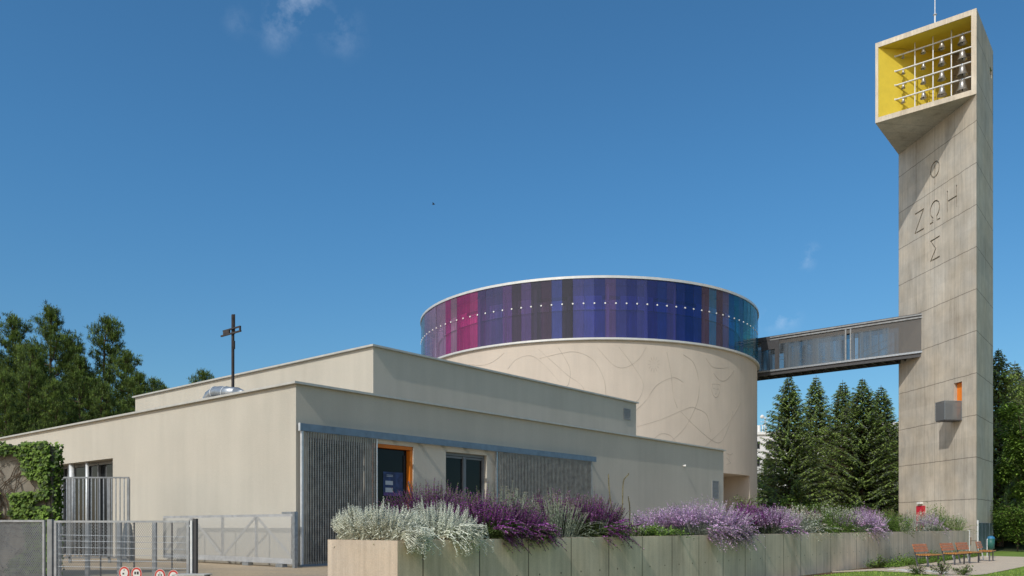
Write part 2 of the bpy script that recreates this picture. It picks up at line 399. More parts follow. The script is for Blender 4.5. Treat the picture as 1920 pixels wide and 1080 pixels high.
def coping(mb, a0, a1, b0, b1, z, e=.095, t=.055, wd=.36):
    for (A0, A1, B0_, B1_) in ((a0 - e, a1 + e, b0 - e, b0 - e + wd), (a0 - e, a1 + e, b1 + e - wd, b1 + e), (a0 - e, a0 - e + wd, b0 - e + wd, b1 + e - wd), (a1 + e - wd, a1 + e, b0 - e + wd, b1 + e - wd)):
        mb.box(B(A0, B0_, z + .002), U * (A1 - A0), N * (B1_ - B0_), Z * t)
mb = MB(); coping(mb, 0, LA, 0, LB, ZT); mb.build('coping', M['coping'], wing)
# upper block
UA, UB = 4.98, 3.0; ZU = EYE + 337 * (B(UA, UB, 0)).y / FPX
UA1 = UA + 15.6; UB1 = UB + 15.9
mb = MB(); ub = (a_of(1169, UB), a_of(1181.5, UB))
mb.prism([B(a, b, 0)[:2] for a, b in ((UA, UB), (UA1, UB), (UA1, UB1), (UA, UB1))], ZT - .34, ZU)
blk = mb.build('upper_block', M['plaster'], wing)
mb = MB()
e = .095
mb.prism([B(a, b, 0)[:2] for a, b in ((UA - e, UB - e), (UA1 + e, UB - e), (UA1 + e, UB1 + e), (UA - e, UB1 + e))], ZU + .002, ZU + .06)
mb.build('coping', M['coping'], blk)
def louvre(name, a0, a1, z0, z1, b, parent, n=9):
    mb = MB(); t = .035
    for (x0, x1, q0, q1) in ((a0, a1, z0, z0 + t), (a0, a1, z1 - t, z1), (a0, a0 + t, z0 + t, z1 - t), (a1 - t, a1, z0 + t, z1 - t)):
        mb.box(B(x0, b - .03, q0), U * (x1 - x0), N * .028, Z * (q1 - q0))
    o = mb.build(name, M['vent'], parent)
    mb = MB(); mb.face([B(a0, b - .003, z0), B(a1, b - .003, z0), B(a1, b - .003, z1), B(a0, b - .003, z1)])
    for k in range(n):
        z = z0 + t + (z1 - z0 - 2 * t) * (k + .2) / n
        mb.box(B(a0 + t, b - .026, z), U * (a1 - a0 - 2 * t), N * .018 + Z * .03, Z * .012)
    mb.build('slats', M['vent'], o)
yb = B(ub[0], UB, 0).y
louvre('vent_louvre', ub[0], ub[1], EYE + (HY - 786) / FPX * yb, EYE + (HY - 765) / FPX * yb, UB, wing, 6)
va = (a_of(1334.5), a_of(1347)); yb = B(va[0], 0, 0).y
louvre('vent_louvre', va[0], va[1], EYE + (HY - 935) / FPX * yb, EYE + (HY - 901) / FPX * yb, 0, wing, 12)
# door with orange frame
def frame_part(name, h, b, t, mat, parent, bottom=True, dep=.08):
    mb = MB()
    rs = [(h[0], h[1], h[3] - t, h[3]), (h[0], h[0] + t, h[2], h[3] - t), (h[1] - t, h[1], h[2], h[3] - t)]
    for (x0, x1, q0, q1) in rs: mb.box(B(x0 + .003, b, q0 + .003), U * (x1 - x0 - .006), N * dep, Z * (q1 - q0 - .006))
    return mb.build(name, mat, parent)
door = frame_part('door_frame', dr, .03, .10, M['orange'], wing, dep=.15)
mb = MB(); mb.box(B(dr[0] + .12, .16, dr[2]), U * (dr[1] - dr[0] - .24), N * .02, Z * (dr[3] - dr[2] - .12)); pane = mb.build('pane', M['glass_dark'], door)
mb = MB(); mb.box(B(dr[1] - .24, .13, dr[2] + .05), U * .05, N * .025, Z * (dr[3] - dr[2] - .3)); mb.box(B(dr[1] - .30, .08, dr[2] + .9), U * .02, N * .05, Z * .5)
mb.build('leaf_stile', M['rubber'], door)
M['poster'] = simple('dark_blue_poster_print', (.025, .045, .12), .5, 0, .6, 9)
M['poster2'] = simple('violet_poster_print', (.10, .05, .19), .5, 0, .3, 9)
M['paper'] = simple('pale_paper', (.42, .46, .50), .6, 0, .1, 9)
pa0, pa1 = a_of(719, .14), a_of(756, .14); pm = a_of(738, .14); yy = B(pa0, .14, 0).y
zz = lambda y: EYE + (HY - y) / FPX * yy
mb = MB(); mb.box(B(pa0, .15, zz(929)), U * (pa1 - pa0), N * .006, Z * (zz(884) - zz(929)))
po = mb.build('poster', M['poster'], door)
mb = MB(); mb.box(B(pa0 + .01, .147, zz(929)), U * (pa1 - pa0 - .02), N * .002, Z * (zz(923) - zz(929)), 1)
mb.build('printed_band', [M['paper'], M['poster2']], po)
for k, (y0, y1) in enumerate(((901, 908.5), (914, 922.5))):
    mb = MB(); mb.box(B(a_of(723, .14), .146, zz(y1)), U * (a_of(737, .14) - a_of(723, .14)), N * .003, Z * (zz(y0) - zz(y1)))
    mb.build('notice_sheet', M['paper'], po)
for y in (889.5, 892):
    mb = MB(); mb.box(B(a_of(725, .14), .146, zz(y + 1)), U * (a_of(737, .14) - a_of(725, .14)), N * .003, Z * (zz(y) - zz(y + 1)))
    mb.build('text_line', M['paper'], po)
# grey double window
win = frame_part('window', wn, .10, .09, M['grey_frame'], wing)
mid = (wn[0] + wn[1]) / 2
mb = MB(); mb.box(B(mid - .06, .095, wn[2]), U * .12, N * .08, Z * (wn[3] - wn[2] - .095))
for x0, x1 in ((wn[0] + .095, mid - .065), (mid + .065, wn[1] - .095)):
    mb.box(B(x0, .12, wn[3] - .16), U * (x1 - x0), N * .05, Z * .06)
mb.build('mullion', M['grey_frame'], win)
for x0, x1 in ((wn[0] + .09, mid - .06), (mid + .06, wn[1] - .09)):
    mb = MB(); mb.box(B(x0, .155, wn[2]), U * (x1 - x0), N * .02, Z * (wn[3] - wn[2] - .16)); mb.build('pane', M['glass_dark'], win)
for h in (sw1, sw2):
    f = frame_part('window', h, .10, .08, M['grey_frame'], wing)
    mb = MB(); mb.box(B(h[0] + .08, .16, h[2]), U * (h[1] - h[0] - .16), N * .02, Z * (h[3] - h[2] - .08)); mb.build('pane', M['glass_dark'], f)
# long blue-grey rail with brackets, two hanging grating screens
zc0, zc1 = EYE + (HY - 807) / FPX * 19.9, EYE + (HY - 793) / FPX * 19.9; CE = a_of(1118, -.16)
mb = MB(); mb.box(B(.02, -.17, zc0), U * (CE - .02), N * .05, Z * (zc1 - zc0)); rail = mb.build('screen_rail', M['blue_steel'], wing)
for k in range(14):
    a = .25 + k * (CE - .5) / 13; mb = MB(); mb.box(B(a, -.12, zc0 + .03), U * .05, N * .118, Z * .10); mb.build('bracket', M['steel_dark'], rail)
mb = MB(); mb.box(B(-.012, -.175, zc0 - .005), U * .03, N * .06, Z * (zc1 - zc0 + .01)); mb.build('end_cap', M['steel_white'], rail)
def screen(a0, a1, z0, z1, label=None):
    mb = MB(); nv = round((a1 - a0) / .075)
    for k in range(nv + 1):
        a = a0 + (a1 - a0 - .012) * k / nv; mb.box(B(a, -.155, z0), U * .016, N * .045, Z * (z1 - z0))
    o = mb.build('grating_screen', M['steel_mid'], wing)
    if label: o['label'] = label
    mb = MB(); nh = round((z1 - z0) / .045)
    for k in range(nh + 1):
        z = z0 + (z1 - z0 - .01) * k / nh; mb.box(B(a0, -.146, z), U * (a1 - a0), N * .004, Z * .005)
    mb.build('cross_wires', M['steel_mid'], o)
    mb = MB(); mb.box(B(a0 - .05, -.16, z0 - .03), U * .05, N * .055, Z * (z1 - z0 + .03)); mb.box(B(a1, -.16, z0 - .03), U * .03, N * .055, Z * (z1 - z0 + .03)); mb.box(B(a0, -.157, z0 - .04), U * (a1 - a0), N * .05, Z * .04)
    mb.build('screen_frame', M['steel_white'] if a0 < 1 else M['steel'], o)
M['steel_mid'] = simple('weathered_grating_steel', (.36, .36, .34), .5, .5, .3, 6)
screen(.10, a_of(706, -.15), ZG + .05, zc0 - .01)
screen(a_of(933, -.15), a_of(1109, -.15), ZG + .05, zc0 - .01)
mb = MB(); mb.box(B(.03, -.19, ZG), U * 3.0, N * .1, Z * .05); mb.build('floor_rail', M['blue_steel'], wing)
# wide garden window in the sunlit end wall
mb = MB(); b0, b1 = bw[0], bw[1]
mb.box(B(.44, b0, ZG), N * (b1 - b0), U * .02, Z * (bw[3] - ZG)); gw = mb.build('window', M['glass_dark'], wing)
mb = MB()
for q in (b0 + .02, b0 + 1.9, b_of(165, .4), b_of(130, .4), b1 - .1): mb.box(B(.36, q, ZG + .003), N * .07, U * .078, Z * (bw[3] - ZG - .006))
mb.box(B(.37, b0 + .003, bw[3] - .11), N * (b1 - b0 - .006), U * .06, Z * .10)
mb.build('window_frame', M['grey_frame'], gw)
for px_, r in ((164, .06), (135, .10)):
    q = b_of(px_, .15); mb = MB(); mb.tube([B(.15, q, ZG), B(.15, q, bw[3] - .002)], r, 12); mb.build('column', M['steel_white'], wing, True)
# wall lamp stub with long shadow
la = a_of(1283.5, -.06); zl = EYE + (HY - 873.5) / FPX * B(la, 0, 0).y
mb = MB(); mb.tube([B(la, 0, zl), B(la, -.06, zl)], .03, 10)
mb.lathe([(.001, -.05), (.035, -.04), (.05, 0), (.035, .04), (.001, .05)], tuple(B(la, -.085, zl)), 12); mb.build('wall_lamp', M['white'], wing, True)

# ------------------------------------------------------------------ round church drum
CC = Vector((5.6, 61.7, 0)); CR = 12.3
rc = thing('round_church', 'round cream church drum crowned by a band of coloured glass', 'building', (CC.x, CC.y, ZG))
ZR0, ZR1 = EYE + 11.20, EYE + 11.34; ZGT = EYE + 14.93; ZRT = EYE + 15.1
# body with a rectangular porch recess low on the camera-right side
def ang(px, rad=CR, near=True):
    d = Vector(((px - CX) / FPX, 1)).normalized(); c = Vector((CC.x, CC.y)); tca = c.dot(d); d2 = c.dot(c) - tca * tca
    th = math.sqrt(max(0, rad * rad - d2)); p = d * (tca - th if near else tca + th)
    return math.atan2(p.y - CC.y, p.x - CC.x), p
def onc(px, y, rad=CR):
    a, p = ang(px, rad); return a, EYE + (HY - y) / FPX * p.y
aL, _ = ang(1340); aRr, _ = ang(1405.5); zp = onc(1380, 889)[1]
seg = 256
def wall_arc(mb, rad, a0, a1, z0, z1, n, inward=False, mi=0):
    for k in range(n):
        t0, t1 = a0 + (a1 - a0) * k / n, a0 + (a1 - a0) * (k + 1) / n
        p = [(CC.x + rad * math.cos(t), CC.y + rad * math.sin(t)) for t in (t0, t1)]
        f = [(p[0][0], p[0][1], z0), (p[1][0], p[1][1], z0), (p[1][0], p[1][1], z1), (p[0][0], p[0][1], z1)]
        mb.face(f[::-1] if inward else f, mi)
mb = MB()
mb.lathe([(CR, zp), (CR, ZR0)], (CC.x, CC.y, 0), seg)
full = 2 * math.pi - (aRr - aL)
wall_arc(mb, CR, aRr, aRr + full, 0, zp, 220)
body = mb.build('wall', M['plaster2'], rc, False)
for p in body.data.polygons: p.use_smooth = True
mb = MB()
din = 2.6
def rp(a, r): return Vector((CC.x + r * math.cos(a), CC.y + r * math.sin(a), 0))
A0, A1 = rp(aL, CR), rp(aRr, CR); cdir = (CC - (A0 + A1) / 2).normalized()
A0i, A1i = A0 + cdir * din, A1 + cdir * din
mb.face([A0, A0i, A0i + Z * zp, A0 + Z * zp]); mb.face([A1i, A1, A1 + Z * zp, A1i + Z * zp]); mb.face([A0i, A1i, A1i + Z * zp, A0i + Z * zp])
mb.face([A0 + Z * zp, A0i + Z * zp, A1i + Z * zp] + [rp(aRr + (aL - aRr) * k / 12, CR) + Z * zp for k in range(0, 12)])
mb.build('porch', M['plaster2'], rc)
dd = (A1i - A0i).normalized(); wdt = (A1i - A0i).length
mb = MB(); dz1 = 3.0
mb.box(A0i + dd * (wdt - 1.35) - cdir * .06 + Z * ZG, dd * 1.25, cdir * .05, Z * (dz1)); pd = mb.build('door', M['grey_frame'], rc)
mb = MB(); mb.box(A0i + dd * (wdt - 1.22) - cdir * .075 + Z * (ZG + .1), dd * 1.0, cdir * .012, Z * (dz1 - .2)); mb.build('leaf', simple('grey_door', (.12, .13, .14), .5), pd)
# ring, overhang, roof rim
mb = MB(); mb.lathe([(CR - .2, ZR0), (CR + .14, ZR0), (CR + .17, ZR0 + .03), (CR + .17, ZR1), (CR - .3, ZR1 + .02), (CR - 1.2, ZR1 + .02)], (CC.x, CC.y, 0), seg)
mb.build('ring_ledge', M['ring'], rc)
mb = MB(); mb.lathe([(CR - .5, ZGT), (CR + .12, ZGT), (CR + .12, ZRT - .02), (CR + .05, ZRT), (.01, ZRT + .05)], (CC.x, CC.y, 0), seg); mb.build('roof', M['ring'], rc)
# inner walls behind the glass and the ceiling
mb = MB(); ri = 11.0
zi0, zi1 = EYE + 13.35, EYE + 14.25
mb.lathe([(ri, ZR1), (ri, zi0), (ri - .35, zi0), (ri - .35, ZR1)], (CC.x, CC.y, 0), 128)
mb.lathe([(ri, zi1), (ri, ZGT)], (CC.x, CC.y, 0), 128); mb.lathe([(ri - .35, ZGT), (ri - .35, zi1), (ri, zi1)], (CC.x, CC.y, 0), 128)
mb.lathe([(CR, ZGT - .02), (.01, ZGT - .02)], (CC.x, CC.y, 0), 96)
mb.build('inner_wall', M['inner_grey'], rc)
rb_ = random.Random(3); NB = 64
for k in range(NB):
    t0, t1 = 2 * math.pi * k / NB, 2 * math.pi * (k + .96) / NB; mm = rb_.choice(('white_wall', 'white_wall', 'light_band', 'inner_mid'))
    mb = MB(); wall_arc(mb, ri + .12, t0, t1, zi0 + .02, zi1 - .02 - rb_.choice((0, 0, .25)), 3); mb.build('light_band_piece', M[mm], rc)  # pale boards added to stand in for light seen through the drum
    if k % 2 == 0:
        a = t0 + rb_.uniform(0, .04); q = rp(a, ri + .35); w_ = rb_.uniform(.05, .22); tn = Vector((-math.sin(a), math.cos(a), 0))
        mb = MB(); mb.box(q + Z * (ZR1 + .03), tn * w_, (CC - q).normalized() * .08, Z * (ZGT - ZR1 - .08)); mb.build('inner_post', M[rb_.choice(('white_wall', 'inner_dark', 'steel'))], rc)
mb = MB()
for k in range(40):
    a = k * math.pi / 20 + .02; p = rp(a, ri - .1); q = rp(a, CR - .08)
    mb = MB(); mb.tube([p + Z * (EYE + 13.9), p.lerp(q, .5) + Z * (EYE + 13.7), q + Z * (EYE + 13.42)], .025, 6); mb.tube([p + Z * zi0, p + Z * zi1], .05, 6); mb.build('glazing_strut', M['steel'], rc)
def glassmat(name, c, dens=.0):
    t = NT(name); t.t.nodes.remove(t.b)
    p = t.pos()
    st = t.noise(p, 1.0, 4, .7, (4.5, 4.5, .05))
    sc = t.n('ShaderNodeVectorMath', operation='SCALE'); sc.inputs[0].default_value = c; t.l(t.rng(st, .3, .7, .66, 1.22), sc.inputs['Scale'])
    tr = t.n('ShaderNodeBsdfTransparent'); t.l(sc.outputs[0], tr.inputs[0])
    di = t.n('ShaderNodeBsdfDiffuse'); s2 = t.n('ShaderNodeVectorMath', operation='SCALE'); s2.inputs[0].default_value = c; s2.inputs['Scale'].default_value = .85; t.l(s2.outputs[0], di.inputs[0])
    gl = t.n('ShaderNodeBsdfGlossy'); gl.inputs['Roughness'].default_value = .03
    m1 = t.n('ShaderNodeMixShader'); m1.inputs[0].default_value = .17; t.l(tr.outputs[0], m1.inputs[1]); t.l(di.outputs[0], m1.inputs[2])
    fr = t.n('ShaderNodeFresnel'); fr.inputs[0].default_value = 1.6
    m2 = t.n('ShaderNodeMixShader'); t.l(t.math('MULTIPLY', fr.outputs[0], .8), m2.inputs[0]); t.l(m1.outputs[0], m2.inputs[1]); t.l(gl.outputs[0], m2.inputs[2])
    t.l(m2.outputs[0], t.t.nodes['Material Output'].inputs[0]); return t.m
stops = [(790, (.55, .72, .85)), (800, (.76, .54, .86)), (812, (.90, .62, .90)), (826, (.86, .54, .82)), (843, (.85, .12, .48)), (855, (.72, .44, .62)), (866, (.80, .07, .40)), (880, (.90, .16, .52)), (893, (.24, .18, .46)), (908, (.55, .24, .66)),
         (921, (.26, .24, .56)), (940, (.40, .24, .62)), (957, (.20, .15, .22)), (975, (.34, .24, .58)), (994, (.19, .16, .23)), (1012, (.24, .16, .25)), (1032, (.22, .28, .84)), (1052, (.17, .14, .18)), (1072, (.28, .28, .80)),
         (1092, (.24, .27, .84)), (1112, (.12, .14, .60)), (1132, (.36, .25, .60)), (1152, (.16, .18, .66)), (1172, (.10, .12, .56)), (1192, (.20, .22, .70)), (1212, (.07, .09, .52)), (1230, (.08, .14, .64)), (1248, (.19, .19, .62)), (1266, (.07, .12, .58)),
         (1284, (.04, .09, .50)), (1300, (.07, .13, .62)), (1315, (.28, .18, .32)), (1328, (.12, .50, .90)), (1341, (.26, .18, .34)), (1354, (.34, .34, .74)), (1365, (.06, .32, .88)), (1376, (.04, .46, .92)), (1386, (.08, .38, .86)), (1396, (.07, .58, .96)), (1406, (.14, .72, .98)), (1414, (.32, .78, .98))]
gm = {}
NP = 120; RG = CR + .06
def colour_at(px):
    c = stops[0][1]
    for x, k in stops:
        if px + 4 >= x: c = k
    return c
hidden = MB(); hmats = []
nvis = 0
for k in range(NP):
    t0, t1 = 2 * math.pi * k / NP, 2 * math.pi * (k + 1) / NP; tm = (t0 + t1) / 2
    pmid = rp(tm, RG); toward = (pmid - CC).dot(-pmid) > -20
    pxm = CX + pmid.x / pmid.y * FPX; fac = (pmid - CC).normalized().dot(-pmid.normalized())
    g = .004 / RG
    pts = [rp(t0 + g, RG), rp(t1 - g, RG)]
    if fac > -.12:
        c = colour_at(pxm); key = c
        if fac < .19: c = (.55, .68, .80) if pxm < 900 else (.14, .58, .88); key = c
    else:
        hue = (k % 40) / 40; ks = [(.5, .7, .2), (.7, .6, .1), (.75, .35, .06), (.7, .1, .08), (.62, .08, .3), (.1, .5, .5)]; c = ks[(k // 5) % 6]; key = c
    if key not in gm: gm[key] = glassmat('coloured_glass', c)
    m = MB() if fac > -.5 else hidden
    o_, i_ = .012, .012
    a, b = pts; ai, bi = rp(t0 + g, RG - .02), rp(t1 - g, RG - .02)
    if m is hidden and gm[key] not in hmats: hmats.append(gm[key])
    mi = hmats.index(gm[key]) if m is hidden else 0
    rr_ = random.Random(k); tl0, tl1 = [(pmid - CC).normalized() * rr_.uniform(-.022, .012) for _ in (0, 1)]
    m.face([a + tl0 + Z * (ZR1 + .02), b + tl1 + Z * (ZR1 + .02), b - tl1 + Z * (ZGT - .01), a - tl0 + Z * (ZGT - .01)], mi)
    if m is not hidden:
        m.build('glass_panel', gm[key], rc); nvis += 1
        if fac > .0:
            cm = MB(); c0 = rp(t0, RG + .035); cd = (c0 - CC); cd.z = 0; cd.normalize(); zc = EYE + 13.42
            cm.tube([rp(t0, RG - .05) + Z * zc, c0 + Z * zc], .05, 12); cm.build('glass_clamp', M['white'], rc)
ho = hidden.build('glass_panel', hmats, rc); ho['kind'] = 'stuff'
# wavy lines, sun, face and star on the drum: darker strips for shaded grooves
def spline(pts, n=10):
    out = []; q = [pts[0]] + list(pts) + [pts[-1]]
    for i in range(1, len(q) - 2):
        for k in range(n):
            t = k / n; o = []
            for d in (0, 1):
                a, b, c, e = q[i - 1][d], q[i][d], q[i + 1][d], q[i + 2][d]
                o.append(.5 * (2 * b + (c - a) * t + (2 * a - 5 * b + 4 * c - e) * t * t + (-a + 3 * b - 3 * c + e) * t ** 3))
            out.append(tuple(o))
    out.append(pts[-1]); return out
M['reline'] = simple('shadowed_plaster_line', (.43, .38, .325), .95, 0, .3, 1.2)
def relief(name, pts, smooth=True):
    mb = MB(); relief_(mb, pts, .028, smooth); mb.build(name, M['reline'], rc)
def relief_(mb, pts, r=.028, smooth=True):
    pts = spline(pts, 8) if smooth else pts
    W = []
    for (x, y) in pts:
        a, z = onc(x, y); nrm_ = Vector((math.cos(a), math.sin(a), 0)); W.append((rp(a, CR) + Z * z, nrm_))
    for (p, n1), (q, n2) in zip(W, W[1:]):
        t = (q - p); L = t.length
        if L < 1e-4: continue
        t.normalize(); sd_ = t.cross(n1).normalized() * .015
        mb.box(p - sd_ - n1 * .02 - t * .004, t * (L + .008), sd_ * 2, n1 * .029)
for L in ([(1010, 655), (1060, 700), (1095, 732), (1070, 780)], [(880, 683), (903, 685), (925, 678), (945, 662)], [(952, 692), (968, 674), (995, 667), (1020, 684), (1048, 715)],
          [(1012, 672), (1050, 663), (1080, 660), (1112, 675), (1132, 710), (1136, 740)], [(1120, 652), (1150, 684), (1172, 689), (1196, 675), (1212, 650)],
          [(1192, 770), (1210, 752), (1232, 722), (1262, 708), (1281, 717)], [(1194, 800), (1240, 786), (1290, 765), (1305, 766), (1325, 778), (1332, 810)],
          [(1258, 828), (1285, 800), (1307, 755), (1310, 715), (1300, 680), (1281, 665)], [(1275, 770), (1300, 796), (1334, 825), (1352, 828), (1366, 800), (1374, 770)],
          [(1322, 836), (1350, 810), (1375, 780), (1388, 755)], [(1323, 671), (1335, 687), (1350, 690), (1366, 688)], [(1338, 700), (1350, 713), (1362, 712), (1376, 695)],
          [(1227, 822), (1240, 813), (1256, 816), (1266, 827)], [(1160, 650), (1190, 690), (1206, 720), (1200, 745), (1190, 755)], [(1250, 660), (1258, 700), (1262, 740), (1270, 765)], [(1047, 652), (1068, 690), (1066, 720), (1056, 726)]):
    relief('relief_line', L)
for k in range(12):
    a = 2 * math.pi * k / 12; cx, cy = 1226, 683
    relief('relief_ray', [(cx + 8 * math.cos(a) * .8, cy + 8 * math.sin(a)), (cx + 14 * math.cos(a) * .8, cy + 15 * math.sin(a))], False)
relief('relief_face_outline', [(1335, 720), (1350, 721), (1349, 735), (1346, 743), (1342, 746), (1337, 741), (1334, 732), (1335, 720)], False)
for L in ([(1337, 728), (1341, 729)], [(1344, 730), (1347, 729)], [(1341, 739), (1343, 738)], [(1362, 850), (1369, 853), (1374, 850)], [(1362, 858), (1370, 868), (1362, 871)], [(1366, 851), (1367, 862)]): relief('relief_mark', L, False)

# ------------------------------------------------------------------ bell tower (half square in plan, square bell chamber on top)
TA = Vector((.566 * 46.8, 46.8, 0)); TS = .1168 * 46.8
UR = Vector((math.sin(R_(38.9)), math.cos(R_(38.9)), 0)); UN = Vector((-UR.y, UR.x, 0))
DG = (UR + UN).normalized(); DO = Vector((-DG.y, DG.x, 0))                 # along the big face, and outward from it
TB, TD, TC = TA + UN * TS, TA + UR * TS, TA + (UR + UN) * TS
ZH0, ZH1 = EYE + 811.5 * 46.8 / FPX, EYE + 972 * 46.8 / FPX
M['conc'] = concrete('fair_faced_concrete', (.515, .478, .415), 3.17, 2.4, tuple(DG), 1.93, TA.dot(DG))
M['conc_frame'] = concrete('pale_concrete_rim', (.60, .55, .47), 3.17, 0)
tw = thing('bell_tower', 'tall bare concrete bell tower with a yellow bell chamber at the top', 'tower', (TA.x, TA.y, 0))
mb = MB(); mb.prism([TA[:2], TD[:2], TC[:2]], 0, ZH0)
M['groove'] = simple('shaded_groove_concrete', (.37, .34, .29), .95, 0, .2, 6)  # letter grooves coloured darker so they read, shade put into the colour
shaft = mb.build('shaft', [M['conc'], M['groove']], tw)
def T(t, z, out=0): return TA + DG * t + DO * out + Z * z               # point on the big face, t metres from the near edge
def cut(target, cutter, slot=1):
    me = bpy.data.meshes.new('cutter'); me.from_pydata(cutter.v, [], cutter.f)
    o0 = ORG[target]; me.transform(Matrix.Translation(-Vector(o0)))
    bmx = bmesh.new(); bmx.from_mesh(me); bmesh.ops.recalc_face_normals(bmx, faces=bmx.faces); bmx.to_mesh(me); bmx.free()
    for m_ in target.data.materials: me.materials.append(m_)
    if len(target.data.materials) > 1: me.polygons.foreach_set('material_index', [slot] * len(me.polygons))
    co = bpy.data.objects.new('cutter', me); COL.objects.link(co); co.parent = target.parent
    md = target.modifiers.new('cut', 'BOOLEAN'); md.object = co; md.operation = 'DIFFERENCE'; md.solver = 'EXACT'; md.use_self = True
    bpy.context.view_layer.update(); dg = bpy.context.evaluated_depsgraph_get()
    new = bpy.data.meshes.new_from_object(target.evaluated_get(dg)); target.modifiers.clear()
    if len(new.polygons) > 3: target.data = new
    bpy.data.objects.remove(co); bpy.data.meshes.remove(me)
cutm = MB(); W_ = .095
def groove(pts, cx, cz, sx, sz, dp=.08):
    P2 = [(cx - u * sx, cz + v * sz) for u, v in pts]
    for (a, b) in zip(P2, P2[1:]):
        p, q = T(a[0], a[1]), T(b[0], b[1]); t = (q - p); L = t.length; t.normalize(); side = t.cross(DO).normalized()
        o = p - t * W_ * .35 - side * W_ / 2 - DO * dp
        cutm.box(o, t * (L + W_ * .7), side * W_, DO * (dp + .1))
circ = lambda rx, ry, cy, a0=0, a1=360, n=20: [(rx * math.sin(R_(a0 + (a1 - a0) * k / n)), cy + ry * math.cos(R_(a0 + (a1 - a0) * k / n))) for k in range(n + 1)]
tc1, tc2, tc3 = 5.45, 3.85, 2.2
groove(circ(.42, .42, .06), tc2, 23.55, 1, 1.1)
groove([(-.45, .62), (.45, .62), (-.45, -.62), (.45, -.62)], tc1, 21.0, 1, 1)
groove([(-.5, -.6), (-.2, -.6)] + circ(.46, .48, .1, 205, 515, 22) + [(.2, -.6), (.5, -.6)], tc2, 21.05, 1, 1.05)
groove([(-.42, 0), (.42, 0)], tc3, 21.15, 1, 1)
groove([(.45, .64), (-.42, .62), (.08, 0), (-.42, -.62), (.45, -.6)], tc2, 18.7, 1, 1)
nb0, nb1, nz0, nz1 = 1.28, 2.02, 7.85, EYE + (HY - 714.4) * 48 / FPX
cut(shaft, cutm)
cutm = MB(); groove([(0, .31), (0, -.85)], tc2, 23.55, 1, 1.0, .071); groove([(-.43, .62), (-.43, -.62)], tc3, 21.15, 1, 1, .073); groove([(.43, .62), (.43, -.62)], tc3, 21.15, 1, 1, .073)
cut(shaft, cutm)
cutm = MB(); cutm.box(T(nb0, nz0, -.22), DG * (nb1 - nb0), DO * .5, Z * (nz1 - nz0)); cut(shaft, cutm, 0)
mb = MB(); mb.box(T(nb0 + .004, nz0 + .004, -.215), DG * (nb1 - nb0 - .008), DO * .012, Z * (nz1 - nz0 - .008)); mb.build('balcony_door', M['orange2'], tw)
# chamber shell
th, tl, ts_ = .27, .17, .30
mb = MB()
mb.prism([TA[:2], TD[:2], TC[:2], TB[:2]], ZH0 + .0, ZH0 + ts_)
mb.prism([TA[:2], TD[:2], TC[:2], TB[:2]], ZH1 - ts_, ZH1)
za, zb = ZH0 + ts_, ZH1 - ts_
hA = MB(); hA.prism([TA[:2], TD[:2], (TD + UN * th)[:2], (TA + UN * th)[:2]], za, zb); hw = hA.build('chamber_side_wall', M['conc'], tw)
ct = MB(); ct.box(TA + UR * (TS - 1.15) - UN * .3 + Z * (EYE + (HY - 146) / FPX * 50.6), UR * .72, UN * .55, Z * .5); cut(hw, ct)
mb.prism([(TB)[:2], (TB + UR * .5)[:2], (TB + UR * .5 - UN * .02)[:2], (TB - UN * tl + UR * .02)[:2], (TB - UN * tl)[:2]], za, zb)
mb.prism([TB[:2], TC[:2], (TC - UN * .2)[:2], (TB - UN * .02 + UR * .5)[:2], (TB + UR * .5)[:2]], za, zb)
mb.prism([TD[:2], TC[:2], (TC - UR * .2)[:2], (TD - UR * .2 + UN * .0)[:2]], za, zb)
mb.build('bell_chamber', M['conc'], tw)
# pale rim round the opening: a skin on the front edges
mb = MB(); k_ = .004
def rim(u0, u1, z0, z1): mb.box(TA + UN * u0 - UR * k_ + Z * z0, UN * (u1 - u0), UR * k_, Z * (z1 - z0))
rim(0, TS, ZH0, za); rim(0, TS, zb, ZH1); rim(0, th, za, zb); rim(TS - tl, TS, za, zb)
mb.build('opening_rim', M['conc_frame'], tw)
dv = (UR - UN).normalized(); dl = TS * math.sqrt(2)
mb = MB(); o = TB - UN * tl + UR * .02; L1 = dl * .63
mb.box(o + Z * za, dv * L1, (UR + UN).normalized() * .05, Z * (zb - za)); yw = mb.build('yellow_back_wall', M['yellow'], tw)
mb = MB(); mb.box(o + dv * L1 + DG * .25 + Z * za, dv * (dl - L1 - .3), DG * .05, Z * (zb - za)); mb.box(o + dv * L1 + DG * .05 + Z * za, dv * .05, DG * .2, Z * (zb - za)); mb.build('grey_back_wall', M['conc'], tw)
mb = MB()
mb.face([o + Z * (zb - .004), TA + UN * th + UR * .02 + Z * (zb - .004), TA + UN * th + UR * (TS - .5) + Z * (zb - .004)]); mb.build('chamber_ceiling', M['yellow'], tw)
# bell frame bars
def bx_t(px, sb=.83):
    r = (px - CX) / FPX; o = TA + UR * sb; return (r * o.y - o.x) / (UN.x - r * UN.y)
sbk = .83; u_left = TS - sbk - .12; Yb = (TA + UR * sbk + UN * u_left).y
bz = [EYE + (HY - y) / FPX * Yb for y in (106, 134, 160.5, 187)]
fr = MB()
for z in bz:
    fr.tube([TA + UR * sbk + UN * th + Z * z, TA + UR * sbk + UN * u_left + Z * z], .045, 10)
    fr.tube([TA + UR * sbk + UN * (u_left - .01) + Z * z, TA + UR * sbk + UN * (u_left + .05) + Z * z], .085, 10)
for px in (1715, 1749, 1783.5):
    u = bx_t(px); fr.tube([TA + UR * (sbk + .06) + UN * u + Z * za, TA + UR * (sbk + .06) + UN * u + Z * zb], .035, 8)
fr.build('bell_frame', M['steel_white'], tw)
